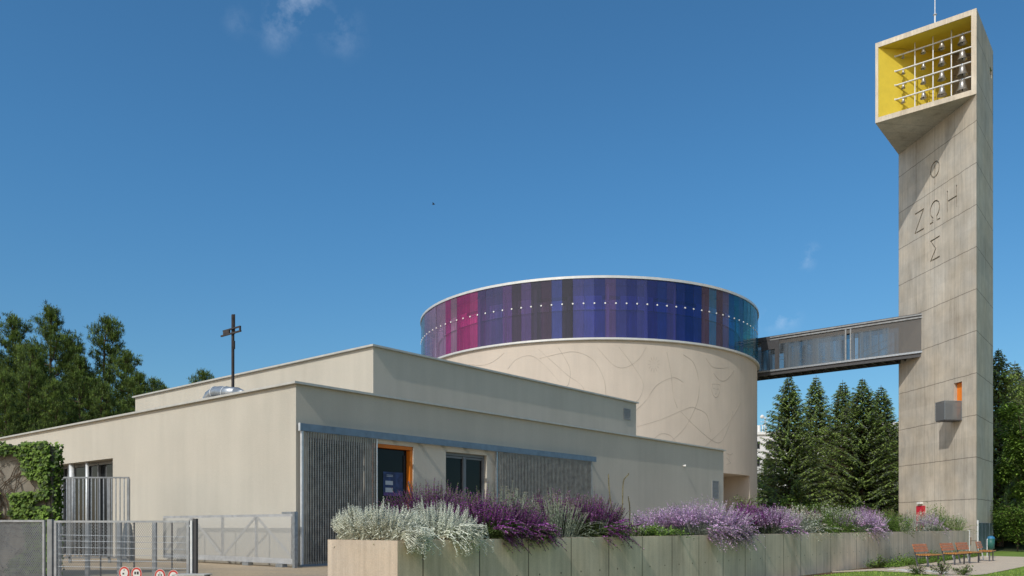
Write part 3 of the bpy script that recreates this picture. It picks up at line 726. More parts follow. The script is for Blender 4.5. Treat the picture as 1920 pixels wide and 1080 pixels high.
# ladder behind
mb = MB(); lp = o + dv * 3.2 - DG * .12
for q in (0, .4): mb.tube([lp + dv * q + Z * za, lp + dv * q + Z * (za + 2.0)], .025, 6)
for k in range(7): mb.tube([lp + Z * (za + .2 + .27 * k), lp + dv * .4 + Z * (za + .2 + .27 * k)], .018, 6)
mb.build('ladder', M['yellow'], tw)
cols = [(1693.5, (.20, .24, .26, .27)), (1731.5, (.31, .33, .35, .38)), (1766, (.42, .45, .48, .54)), (1804.5, (.52, .56, .62, .68))]
rown = ['top', 'second', 'third', 'bottom']; coln = ['leftmost and smallest', 'second', 'third', 'rightmost and largest']
for ci, (px, ds) in enumerate(cols):
    for ri_, z in enumerate(bz):
        u = bx_t(px); d = ds[ri_]; c = TA + UR * sbk + UN * u
        rt = thing('bell', 'bronze bell in the %s column of the bell chamber, %s row' % (coln[ci], rown[ri_]), 'bell', (c.x, c.y, z - .05), 'carillon bells hanging in the yellow chamber')
        h = d * .92; zt = z - .07
        mb = MB(); mb.lathe([(.001, 0), (d * .16, -.01 * d), (d * .25, -.1 * h), (d * .29, -.4 * h), (d * .36, -.75 * h), (d * .50, -h), (d * .52, -h * 1.02), (d * .44, -h), (d * .3, -.7 * h), (.001, -.2 * h)], (c.x, c.y, zt), 20)
        mb.build('bell_body', M['bronze'], rt, True)
        mb = MB(); mb.tube([c + Z * (z + .04), c + Z * (zt - .02)], d * .10, 8); mb.build('yoke', M['steel'], rt)
        mb = MB(); mb.tube([c + Z * (zt - h * .3), c + Z * (zt - h * .9)], d * .04, 6); mb.lathe([(.001, -d * .08), (d * .08, 0), (.001, d * .08)], (c.x, c.y, zt - h * .93), 8); mb.build('clapper', M['steel_dark'], rt)
# rod on top
rod = bx_t(1753, 2.4); c = TA + UR * 2.4 + UN * rod
mb = MB(); mb.tube([c + Z * ZH1, c + Z * (ZH1 + 1.9)], .05, 8); mb.tube([c + Z * (ZH1 + 1.9), c + Z * (ZH1 + 4)], .028, 8); mb.lathe([(.001, 0), (.12, .06), (.001, .18)], (c.x, c.y, ZH1 + 1.75), 10)
mb.build('lightning_rod', M['steel_white'], tw)
# mesh balcony
bal = MB(); w0, w1, bo, zb0, zb1 = nb0, nb0 + .86, 1.06, EYE + (HY - 789) * 48.2 / FPX, EYE + (HY - 753) * 48.2 / FPX
bal.box(T(w0, zb0, .002), DG * (w1 - w0), DO * bo, Z * .05)
bo_ = bal.build('balcony', M['steel_dark'], tw)
mb = MB()
for (t_, o1) in ((w0, .002), (w0, bo), (w1, bo), (w1, .002)): mb.box(T(t_ - .015, zb0 + .05, o1), DG * .03, DO * .03, Z * (zb1 - zb0 - .05))
mb.box(T(w0, zb1, 0), DG * (w1 - w0), DO * .03, Z * .03); mb.box(T(w0, zb1, bo), DG * (w1 - w0 + .02), DO * .03, Z * .03)
for t_ in (w0 - .015, w1 - .015): mb.box(T(t_, zb1, 0), DG * .03, DO * (bo + .03), Z * .03)
mb.build('balcony_frame', M['steel'], bo_)
M['mesh'] = None
def meshmat(name, c, alpha):
    t = NT(name); t.col(c); t.b.inputs['Roughness'].default_value = .5; t.b.inputs['Metallic'].default_value = .4; t.b.inputs['Alpha'].default_value = alpha; return t.m
M['mesh'] = meshmat('fine_dark_mesh', (.17, .18, .19), .86)
for k, (p, a) in enumerate(((T(w0, zb0 + .05, bo + .012), DG * (w1 - w0)), (T(w0, zb0 + .05, .01), DO * bo), (T(w1, zb0 + .05, .01), DO * bo))):
    mb = MB(); mb.face([p, p + a, p + a + Z * (zb1 - zb0 - .05), p + Z * (zb1 - zb0 - .05)]); mb.build('mesh_side', M['mesh'], bo_)
# red door and lamp at the foot
td = (2.02 * 0 + .103 * 46.8, .1224 * 46.8)
mb = MB(); mb.box(T(td[0], .62, -.02), DG * (td[1] - td[0]), DO * .05, Z * 2.28); rd = mb.build('red_door', M['red'], tw)
mb = MB(); mb.tube([T(td[1] - .12, 1.6, .03), T(td[1] - .12, 1.6, .09), T(td[1] - .25, 1.6, .09)], .015, 6); mb.build('handle', M['steel_white'], rd)
mb = MB(); mb.box(T((td[0] + td[1]) / 2 - .2, 3.02, 0), DG * .4, DO * .16, Z * .12); mb.build('door_lamp', M['white'], tw)
# grey metal sheet door on the shaded side and small hatch
mb = MB(); mb.box(TA + UR * .12 - UN * .06 + Z * .25, UR * (TS - .6), UN * .055, Z * 1.55)
for k in range(5): mb.box(TA + UR * (.12 + k * (TS - .65) / 4) - UN * .075 + Z * .25, UR * .05, UN * .014, Z * 1.55)
mb.build('metal_side_door', simple('streaked_blue_grey_metal', (.12, .16, .20), .4, .3, .6, 5), tw)
mb = MB(); mb.box(TA + UR * .04 - UN * .09 + Z * .1, UR * .07, UN * .085, Z * 1.85); mb.build('door_post', M['steel_white'], tw)
mb = MB(); mb.box(T(.45, .55, .002), DG * .5, DO * .06, Z * .42); mb.build('hatch', simple('rusty_hatch', (.20, .13, .08), .8, 0, .5, 12), tw)

# ------------------------------------------------------------------ glazed footbridge
br = MB(); tb0 = T(.1115 * 46.8, 0)                                # where the near face meets the tower
BD = N.copy(); BL = 10.0; BW = 1.7
zb_, zt_ = EYE + 10.98, EYE + 13.52
fb = thing('footbridge', 'enclosed glazed footbridge between the coloured glass drum and the concrete tower', 'bridge', tuple(tb0 + Z * zb_))
def K(t, q, z): return tb0 + BD * t + U * q + Z * z                 # t from the tower, q across
ext = -2.2
mb = MB()
mb.box(K(-.3, 0, zb_), BD * (BL + 2.6), U * BW, Z * .16); mb.build('floor', M['steel_dark'], fb)
mb = MB()
for k in range(20): mb.box(K(k * .62, .12, zb_ - .16), BD * .08, U * (BW - .24), Z * .158)
for q in (.04, BW - .12): mb.box(K(-.3, q, zb_ - .22), BD * (BL + 2.6), U * .08, Z * .218)
mb.build('underside_beams', M['steel_dark'], fb)
mb = MB(); mb.box(K(-.3, -.05, zb_ + .02), BD * (BL + 2.6), U * .048, Z * .12); mb.box(K(-.3, BW + .002, zb_ + .02), BD * (BL + 2.6), U * .048, Z * .12); mb.build('lower_rail', M['steel'], fb)
mb = MB()
for z in (zt_ - .32, zt_ - .14):
    for q in (-.06, BW + .002): mb.box(K(-.3, q, z), BD * (BL + .2), U * .058, Z * .09)
mb.build('upper_rail', M['rail'], fb)
mb = MB(); mb.box(K(-.3, .0, zt_ - .3), BD * (BL + 2.6), U * BW, Z * .3); mb.build('roof', M['steel_dark'], fb)
mb = MB()
for t_ in (4.62, 4.3):
    for q in (-.04, BW): mb.box(K(t_, q, zb_ + .14), BD * .09, U * .04, Z * (zt_ - zb_ - .46))
mb.build('mullion', M['rail'], fb)
mb = MB()
for q in (-.045, BW - .05):
    mb = MB(); mb.box(K(BL - .75, q, zb_ + .16), BD * .3, U * .09, Z * (zt_ - zb_ - .48)); mb.box(K(BL - .45, q, zt_ - .95), BD * 1.0, U * .09, Z * .62)
    mb.build('end_frame', M['steel_dark'], fb)
mb = MB()
for (t0, z0, t1, z1) in ((0, zt_ - .5, 4.4, zb_ + .25), (0, zt_ - 1.3, 3.6, zb_ + .2), (4.6, zb_ + .2, 9.8, zt_ - 1.0), (5.4, zb_ + .2, 9.8, zt_ - 1.4)):
    for q in (.10, BW - .12): mb.tube([K(t0, q, z0), K(t1, q, z1)], .014, 6)
for t_ in (1.0, 2.6, 6.4, 8.2): mb.tube([K(t_, .05, zb_ + .16), K(t_, .05, zt_ - .3)], .012, 6)
mb.build('tie_rod', M['steel'], fb)
def bridgeglass():
    t = NT('dusty_bridge_glass'); p = t.pos()
    a = t.noise(p, 1.0, 4, .6, (1.9, 1.9, .12)); b = t.noise(p, 1.0, 3, .5, (6, 6, .1))
    f = t.math('ADD', t.rng(a, .38, .62, .16, .86), t.rng(b, .35, .65, 0, .14))
    t.t.nodes.remove(t.b)
    tr = t.n('ShaderNodeBsdfTransparent'); tr.inputs[0].default_value = (.74, .78, .80, 1)
    di = t.n('ShaderNodeBsdfDiffuse'); di.inputs[0].default_value = (.11, .13, .15, 1)
    gl = t.n('ShaderNodeBsdfGlossy'); gl.inputs['Roughness'].default_value = .06
    m1 = t.n('ShaderNodeMixShader'); t.l(f, m1.inputs[0]); t.l(tr.outputs[0], m1.inputs[1]); t.l(di.outputs[0], m1.inputs[2])
    fr = t.n('ShaderNodeFresnel'); m2 = t.n('ShaderNodeMixShader'); t.l(fr.outputs[0], m2.inputs[0]); t.l(m1.outputs[0], m2.inputs[1]); t.l(gl.outputs[0], m2.inputs[2])
    t.l(m2.outputs[0], t.t.nodes['Material Output'].inputs[0]); return t.m
M['bglass'] = bridgeglass()
M['bmesh'] = meshmat('taupe_metal_mesh', (.13, .125, .12), .74)
def side(name, t0, t1, z0, z1, mat, q):
    mb = MB(); mb.face([K(t0, q, z0), K(t1, q, z0), K(t1, q, z1), K(t0, q, z1)]); mb.build(name, mat, fb)
for q in (.01, BW - .01):
    side('glass_side', 1.95, 4.28, zb_ + .16, zt_ - .62, M['bglass'], q); side('glass_side', 4.72, BL - .7, zb_ + .16, zt_ - .62, M['bglass'], q)
    side('glass_side', BL - .7, BL + 1.8, zb_ + .16, zt_ - .5, M['bglass'], q)
    side('mesh_band', -.2, BL - .7, zt_ - .62, zt_ - .32, M['bmesh'], q); side('mesh_panel', -.2, 1.95, zb_ + .16, zt_ - .62, M['bmesh'], q)

# ------------------------------------------------------------------ planter wall
M['planter'] = concrete('planter_concrete', (.62, .52, .41), 0, 0, tuple(U), 1.35, PN.dot(U) + .54, (.69, .675))
pl = thing('planter', 'long low concrete planter wall filled with purple and silver perennials', 'planter', tuple(P(0, 0, 0)))
wt = .17
mb = MB()
mb.box(P(0, 0, -.1), U * PL, N * wt, Z * (PT + .1)); mb.box(P(0, PW - wt, -.1), U * PL, N * wt, Z * (PT + .1))
mb.box(P(0, wt, -.1), U * wt, N * (PW - 2 * wt), Z * (PT + .1)); mb.box(P(PL - wt, wt, -.1), U * wt, N * (PW - 2 * wt), Z * (PT + .1))
pw = mb.build('wall', M['planter'], pl)
mb = MB(); mb.box(P(wt, wt, .1), U * (PL - 2 * wt), N * (PW - 2 * wt), Z * (PT - .2)); mb.build('soil', M['soil'], pl)
mb = MB(); mb.box(P(-.006, .0, -.1), U * .006, N * PW, Z * (PT + .1)); mb.build('end_panel', concrete('smooth_end_concrete', (.46, .40, .33), 0, 0), pl)
mb = MB(); mb.box(P(PL + .01, -.04, 0), U * .09, N * .12, Z * (PT + .02)); mb.build('end_post', M['steel_white'], pl)

# ------------------------------------------------------------------ plants in the planter
M['lamb'] = leafmat('silver_woolly_leaf', (.62, .64, .55), .2, .12, .9)
M['lamb2'] = leafmat('soft_green_leaf', (.26, .34, .12), .3, .25, .8)
M['sage'] = leafmat('sage_leaf', (.11, .16, .05), .35, .25)
M['sage2'] = leafmat('bright_green_leaf', (.19, .31, .055), .35, .3)
M['greyleaf'] = leafmat('grey_green_leaf', (.24, .28, .21), .3, .15)
M['purple'] = leafmat('deep_purple_flower', (.31, .08, .32), .35, .25)
M['purple2'] = leafmat('magenta_purple_flower', (.45, .17, .44), .35, .25)
M['lilac'] = leafmat('lilac_flower', (.60, .40, .62), .3, .25)
M['lilac2'] = leafmat('pink_lilac_flower', (.76, .55, .72), .25, .25)
M['cream'] = leafmat('cream_flower', (.68, .64, .50), .2, .15)
M['rust'] = leafmat('faded_pink_seedhead', (.30, .20, .14), .3, .15)
M['stalk'] = leafmat('dry_stalk', (.20, .17, .08), .3, .1)
M['strap'] = leafmat('pale_strap_leaf', (.24, .27, .16), .3, .15)
def rdir(r, zmin=-1, zmax=1):
    a = r.uniform(0, 6.283); z = r.uniform(zmin, zmax); q = math.sqrt(max(0, 1 - z * z)); return Vector((q * math.cos(a), q * math.sin(a), z))
def arc(p, lean, h, n, droop=0):
    """points of a stem starting at p, leaning by vector lean (horizontal), of height h, bending over by droop"""
    return [p + lean * ((k / n) ** 1.25) + Z * (h * (k / n) - droop * (k / n) ** 3) for k in range(n + 1)]
def plant(name, label, cat, s, q, rs, rq, H, kind, n, seed, group='perennials along the concrete planter', spill=0):
    r = random.Random(seed); base = P(s, q, PT - .1)
    root = thing(name, label, cat, tuple(base), group)
    leaf, flo, stm = MB(), MB(), MB()
    near = base.y < 20
    for i in range(n):
        while True:
            x, y = r.uniform(-1, 1), r.uniform(-1, 1)
            if x * x + y * y < 1: break
        rad = math.hypot(x, y)
        p = base + U * x * rs * .75 + N * y * rq * .7
        # keep the roots inside the planter
        qq = (p - PN).dot(N); p += N * (min(max(qq, .22), PW - .22) - qq); ss = (p - PN).dot(U); p += U * (max(ss, .22) - ss)
        lean = (U * x * rs + N * y * rq) * .55 + Vector((r.gauss(0, .05), r.gauss(0, .05), 0))
        h = H * (1 - .35 * rad ** 2) * r.uniform(.78, 1.08); dr_ = 0; sp = False
        if spill and y < -.15 and r.random() < spill: sp = True
        if i % 17 == 0: h *= 1.18
        st = arc(p, lean, h, 6, dr_)
        if sp:
            de = (p - PN).dot(N); o1 = r.uniform(.12, .30 + .16 * H); up_ = r.uniform(.05, .42 * H); dn = r.uniform(-.25 * H, .30 * H + .05) if kind != 'catmint' else r.uniform(-.15 * H, .55 * H)
            c1 = p - N * (de * .8) + Z * (up_ + .16); c2 = p - N * (de + o1) + U * r.gauss(0, .08); c2.z = PT - dn + up_ * .3
            st = [p * (1 - t) ** 2 + c1 * 2 * t * (1 - t) + c2 * t * t for t in [k / 6 for k in range(7)]]
            for pt_ in st:
                if 0 < (pt_ - PN).dot(N) < .2: pt_.z = max(pt_.z, PT + .02)
        if kind == 'lamb':
            stm.tube(st, [.010, .010, .009, .009, .009, .008, .006], 4, cap=False)
            for k in (1, 1.7, 2.4, 3.1, 3.8, 4.5, 5.2):
                c = st[int(k)].lerp(st[int(k) + 1], k % 1); L = (.145 - .017 * k) * r.uniform(.8, 1.2)
                a0 = r.uniform(0, 3.14)
                for j in (0, 1, 2, 3):
                    a = a0 + j * 1.57; d = Vector((math.cos(a), math.sin(a), r.uniform(-.1, .7))).normalized(); sd_ = Vector((-math.sin(a), math.cos(a), .2))
                    leaf.leaf(c + Z * r.uniform(-.04, .04), d, sd_, L, L * .38, 0, .45)
            top = st[-1]
            for k in range(16):
                z = k / 16 * .15; rr = .030 * (1 - k / 22)
                a = k * 2.4; d = Vector((math.cos(a), math.sin(a), .5)).normalized()
                flo.leaf(top - Z * (.09 - z), d, Vector((-d.y, d.x, 0)), rr * 1.7, .028, 0)
            for k in range(3):
                d = rdir(r, .0, .8); leaf.leaf(p + Vector((r.gauss(0, .06), r.gauss(0, .06), .02)), d, d.cross(Z).normalized(), r.uniform(.10, .17), r.uniform(.045, .07), 1 if r.random() < .55 else 0, .4)
        elif kind in ('salvia', 'catmint'):
            cm = kind == 'catmint'
            if near or i % 2 == 0: stm.tube(st, .004, 3, cap=False)
            nl = (10 if not cm else 12) * (2 if sp else 1)
            for k in range(nl):
                f = r.uniform(.02, .62 if not cm else .55) if not sp else r.uniform(.3, .95); c = st[0].lerp(st[3], f * 2) if f < .5 else st[3].lerp(st[6], f * 2 - 1)
                d = rdir(r, -.2, .6); L = r.uniform(.05, .085) * (.7 if cm else 1); leaf.leaf(c, d, d.cross(Z).normalized(), L, L * .42, 0, .2)
            fl = (.42 if not cm else .5) * (.8 if sp else 1); nf = 32 if near else 20; nf = nf if not cm else int(nf * .8)
            for k in range(nf):
                f = 1 - fl * (k / nf) ; seg_ = f * 6; i0 = min(int(seg_), 5); c = st[i0].lerp(st[i0 + 1], seg_ - i0)
                d = rdir(r, -.1, .8); sz = (.026 + .030 * (k / nf)) * (1 if not cm else .9) * (1 if near else 1.5)
                flo.leaf(c, d, d.cross(Z).normalized(), sz, sz * .75, r.choice((0, 0, 1)))
        elif kind == 'yarrow':
            stm.tube(st, .004, 3, cap=False)
            for k in range(9):
                f = r.uniform(.05, .9) * 6; i0 = min(int(f), 5); c = st[i0].lerp(st[i0 + 1], f - i0); d = rdir(r, 0, .8); leaf.leaf(c, d, d.cross(Z).normalized(), r.uniform(.05, .1), .02, 0, .1)
            top = st[-1]; rr = r.uniform(.025, .045)
            for k in range(12):
                a = r.uniform(0, 6.28); q_ = rr * math.sqrt(r.random()); c = top + Vector((q_ * math.cos(a), q_ * math.sin(a), r.uniform(-.008, .006)))
                flo.face([c + Vector((-.009, -.009, 0)), c + Vector((.009, -.009, .002)), c + Vector((.009, .009, 0)), c + Vector((-.009, .009, .002))])
        elif kind == 'strap':
            for k in range(2):
                dq = rdir(r, .0, .3); dq.z = 0; L = H * r.uniform(.7, 1.2)
                pts = arc(p, dq * L * r.uniform(.3, .9), L, 6, L * r.uniform(.1, .9)); sd_ = Vector((-dq.y, dq.x, 0)).normalized()
                for a, b, w0_, w1_ in zip(pts, pts[1:], (.02, .022, .02, .017, .012, .008), (.022, .02, .017, .012, .008, .001)):
                    leaf.face([a - sd_ * w0_, a + sd_ * w0_, b + sd_ * w1_, b - sd_ * w1_], r.choice((0, 0, 1)))
        elif kind == 'mixed':
            if i % 2: stm.tube(st, .004, 3, cap=False)
            for k in range(14):
                f = r.uniform(.05, .98) * 6; i0 = min(int(f), 5); c = st[i0].lerp(st[i0 + 1], f - i0); d = rdir(r, -.2, .8); L = r.uniform(.05, .09); leaf.leaf(c, d, d.cross(Z).normalized(), L, L * .45, 0, .2)
            for k in range(7):
                c = st[5].lerp(st[6], r.random()) ; d = rdir(r, 0, 1); flo.leaf(c, d, d.cross(Z).normalized(), .035, .028, r.choice((0, 1)))
        elif kind == 'bush':
            for k in range(26):
                f = r.uniform(.05, 1.0) * 6; i0 = min(int(f), 5); c = st[i0].lerp(st[i0 + 1], f - i0) + rdir(r) * .05; d = rdir(r, -.3, .9); L = r.uniform(.05, .1); leaf.leaf(c, d, d.cross(Z).normalized(), L, L * .55, r.choice((0, 0, 1)), .15)
    return root, leaf, flo, stm
cfg = {'lamb': (['lamb', 'lamb2'], ['lamb'], 'lamb'), 'salvia': (['sage'], ['purple', 'purple2'], 'sage'), 'catmint': (['greyleaf'], ['lilac', 'lilac2'], 'greyleaf'),
       'yarrow': (['greyleaf'], ['cream'], 'greyleaf'), 'strap': (['strap', 'sage2'], ['cream'], 'strap'), 'bush': (['sage2', 'sage'], ['cream'], 'bark'),
       'silver': (['lamb', 'greyleaf'], ['cream', 'rust'], 'greyleaf'), 'green': (['sage2'], ['rust', 'sage2'], 'sage'), 'lime': (['sage2'], ['cream', 'lamb'], 'sage')}
def put(name, label, cat, px, q, wpx, H, kind, n, seed, cf=None, spill=0, rq=None):
    s = s_of(px, q); rs = abs(s_of(px + wpx / 2, q) - s_of(px - wpx / 2, q)) / 2
    root, leaf, flo, stm = plant(name, label, cat, s, q, rs, rq or min(rs, .8), H, kind, n, seed, spill=spill)
    c = cfg[cf or kind]
    leaf.build('foliage', [M[k] for k in c[0]], root)
    if flo.f: flo.build('flowers', [M[k] for k in c[1]], root)
    if stm.f: stm.build('stems', M[c[2]], root)
    return root
plants = [
 ('lambs_ear', 'silver woolly plants filling the near left corner of the planter', 'plant', 655, 1.25, 60, .60, 'lamb', 190, 1, None, .4, .55),
 ('lambs_ear', 'silver woolly plants in the middle of the planter front, below the door poster', 'plant', 715, .75, 80, .64, 'lamb', 240, 2, None, .45, .75),
 ('lambs_ear', 'silver woolly clump with the tallest spikes, hanging over the long wall beside the purple flowers', 'plant', 822, .60, 80, .70, 'lamb', 260, 3, None, .45, .6),
 ('salvia', 'deep purple flower spikes standing behind the silver plants in front of the doors', 'plant', 815, 1.35, 140, 1.16, 'salvia', 330, 4, None, 0, .45),
 ('salvia', 'deep purple salvia tumbling over the wall right of the silver plants', 'plant', 905, .6, 80, .95, 'salvia', 300, 5, None, .3, .5),
 ('yarrow', 'grey green yarrow with flat cream heads, nearest the double window', 'plant', 950, 1.0, 90, 1.05, 'yarrow', 200, 6, None, 0, .5),
 ('salvia', 'deep purple salvia spilling low over the wall below the yarrow', 'plant', 970, .5, 90, .80, 'salvia', 300, 7, None, .5, .45),
 ('yarrow', 'yarrow with white flat heads between two purple clumps below the right screen', 'plant', 1045, .7, 60, .95, 'yarrow', 150, 8, None, .2, .5),
 ('salvia', 'tall purple clump behind the white yarrow before the right grating screen', 'plant', 1040, 1.35, 110, 1.10, 'salvia', 240, 9, None, 0, .4),
 ('salvia', 'purple clump leaning right beside the pale strap leaves', 'plant', 1103, .75, 80, 1.02, 'salvia', 360, 10, None, .25, .6),
 ('yucca', 'pale strap leaved plant with arching blades below the tall dry stalks', 'plant', 1178, .75, 70, .55, 'strap', 90, 11, None, .2, .5),
 ('ground_cover_plant', 'low bright green leafy plant right of the strap leaves', 'plant', 1222, .6, 70, .36, 'bush', 90, 12, None, .2, .5),
 ('catmint', 'loose lilac flowers thinning out behind the green leaves', 'plant', 1230, 1.1, 80, .78, 'catmint', 170, 13, None, 0, .5),
 ('catmint', 'biggest mound of lilac catmint hanging far down over the planter wall', 'plant', 1325, .65, 120, 1.0, 'catmint', 820, 14, None, .62, .85),
 ('salvia', 'dark purple spikes right behind the biggest lilac mound', 'plant', 1398, 1.1, 40, 1.05, 'salvia', 130, 15, None, 0, .5),
 ('salvia', 'purple spikes above rusty leaves right of the biggest lilac mound', 'plant', 1425, .9, 50, 1.0, 'salvia', 230, 16, None, .1, .5),
 ('catmint', 'small lilac mound between purple spikes and the beige silver plant', 'plant', 1452, .6, 60, .95, 'catmint', 300, 17, None, .1, .6),
 ('artemisia', 'beige and silver seed heads left of the centre of the far planting', 'plant', 1492, .8, 60, 1.0, 'mixed', 330, 18, 'silver', .1, .6),
 ('salvia', 'faded dark purple spikes between the two pale bushes', 'plant', 1520, 1.1, 30, 1.0, 'salvia', 90, 19, None, 0, .4),
 ('green_perennial', 'narrow dark green plant between the two pale bushes', 'plant', 1528, .6, 26, .8, 'bush', 70, 20, None, .1, .4),
 ('artemisia', 'pale yellow green bush left of the small hanging lilac clump', 'plant', 1566, .75, 60, 1.1, 'mixed', 360, 21, 'lime', .1, .6),
 ('catmint', 'lilac clump hanging over the wall left of the benches', 'plant', 1615, .55, 58, 1.05, 'catmint', 380, 22, None, .4, .8),
 ('salvia', 'dark purple flowers directly behind the lilac clump left of the benches', 'plant', 1625, 1.3, 50, 1.15, 'salvia', 160, 23, None, 0, .4),
 ('green_perennial', 'green plant with rusty tips left of the tower foot', 'plant', 1660, .8, 40, 1.1, 'mixed', 190, 24, 'green', .1, .5),
 ('green_perennial', 'light green feathery plant right beside the rusty tipped one', 'plant', 1684, .7, 30, .95, 'bush', 110, 25, None, .1, .5),
 ('artemisia', 'whitish silver clump in front of the tower foot below the red door', 'plant', 1714, .8, 40, 1.1, 'mixed', 210, 26, 'silver', .1, .5),
 ('catmint', 'lavender coloured clump in front of the red door', 'plant', 1741, .7, 28, 1.0, 'catmint', 170, 27, None, .1, .5),
 ('round_shrub', 'dense dark green rounded shrub rising right of the red door', 'shrub', 1752, 1.3, 26, 1.55, 'bush', 150, 28, None, 0, .5),
 ('green_perennial', 'fresh green plant right of the lavender clump by the wall end', 'plant', 1768, .7, 22, .95, 'bush', 90, 29, None, .1, .5),
 ('artemisia', 'last silver green plant at the far end of the planter', 'plant', 1789, .8, 26, 1.0, 'mixed', 160, 30, 'lime', .1, .5),
]
for p in plants: put(*p)
# tall dry stalks
def stalk(pts, label):
    r = random.Random(int(pts[0][0])); q = .8
    s = s_of(pts[0][0], q); Y = P(s, q, 0).y
    W = [Vector(((x - CX) / FPX * Y, Y, EYE + (HY - y) / FPX * Y)) for x, y in spline(pts, 5)]
    W[0].z = PT - .1
    mb = MB(); mb.tube(W, [.012] * (len(W) - 1) + [.005], 5)
    for k in range(70):
        f = (.25 + .75 * r.random()) * (len(W) - 1); i0 = min(int(f), len(W) - 2); c = W[i0].lerp(W[i0 + 1], f - i0); d = rdir(r, -.2, .8); mb.leaf(c, d, d.cross(Z).normalized(), .035, .022)
    solo(mb, 'dry_stalk', M['stalk'], label, 'plant', tuple(W[0]), 'tall dry flower stalks')
stalk([(1149, 985), (1146, 950), (1142, 915), (1141, 888)], 'tallest straight dry flower stalk, left one rising from the strap leaved plant')
stalk([(1162, 985), (1167, 950), (1168, 915), (1170, 900), (1179, 889)], 'dry flower stalk with its tip bent to the right')
stalk([(1180, 985), (1181, 955), (1178, 932)], 'shortest dry flower stalk, right of the bent one')

# ------------------------------------------------------------------ trees
M['needle'] = [leafmat('spruce_needles', (.20, .27, .085), .3, .3), leafmat('pale_spruce_needles', (.33, .44, .12), .3, .3), leafmat('blue_spruce_needles', (.17, .20, .15), .3, .2)]  # three needle tones mixed at random, paler ones commoner towards branch tips
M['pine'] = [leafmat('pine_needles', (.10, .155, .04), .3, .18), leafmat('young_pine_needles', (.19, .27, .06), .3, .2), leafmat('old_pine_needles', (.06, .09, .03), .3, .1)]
M['leafy'] = [leafmat('broad_leaf', (.10, .18, .03), .35, .3), leafmat('bright_broad_leaf', (.19, .30, .05), .3, .3), leafmat('dark_broad_leaf', (.035, .06, .015), .3, .2)]  # three leaf tones mixed at random
def spruce(h, rad, seed, label, loc, rz=0, dens=1.0, z0=.05, thin=0):
    r = random.Random(seed); root = thing('spruce', label, 'tree', (0, 0, 0), None)
    tr, cr = MB(), MB()
    tr.tube([(0, 0, h * k / 8) for k in range(9)], [h * .014 * (1 - k / 8.3) + .01 for k in range(9)], 8)
    z = h * z0
    while z < h * .99:
        f = z / h; L0 = rad * (1 - f) ** .88 + .06
        nb = max(5, int(12 * (1 - f * .4)))
        a0 = r.uniform(0, 6.28)
        for k in range(nb):
            a = a0 + k * 6.283 / nb + r.uniform(-.25, .25); L = L0 * r.uniform(.6, 1.12)
            dx, dy = math.cos(a), math.sin(a); rise = r.uniform(-.05, .22) - .30 * (1 - f)
            pts = [Vector((dx * L * t, dy * L * t, z + L * (rise * t + .28 * t * t))) for t in (0, .33, .66, 1)]
            tr.tube([pts[0], pts[1], pts[3]], [.03, .02, .006], 3, cap=False)
            n = int(L / .075 * dens) + 4
            for j in range(n):
                t = (j + r.random()) / n; t = .12 + .88 * t
                q = t * 3; i0 = min(int(q), 2); c = pts[i0].lerp(pts[i0 + 1], q - i0)
                spread = (1 - t) * .8 + .25
                sgn = r.choice((-1, 1)); d = Vector((dx * .75 - sgn * dy * spread, dy * .75 + sgn * dx * spread, r.uniform(-.5, .12))).normalized()
                ln = r.uniform(.22, .60) * (.55 + .6 * (1 - t)) * min(1, L / 1.2 + .35); wd = ln * r.uniform(.24, .38)
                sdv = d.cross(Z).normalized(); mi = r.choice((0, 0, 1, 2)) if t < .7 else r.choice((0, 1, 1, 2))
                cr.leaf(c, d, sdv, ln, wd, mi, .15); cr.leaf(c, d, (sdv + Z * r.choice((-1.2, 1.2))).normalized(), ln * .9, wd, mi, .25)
        z += h * .0185 * r.uniform(.75, 1.25) * (1.15 - .45 * f)
    tr.build('trunk', M['bark'], root); cr.build('crown', M['needle'], root)
    root.location = loc; root.rotation_euler.z = rz; return root
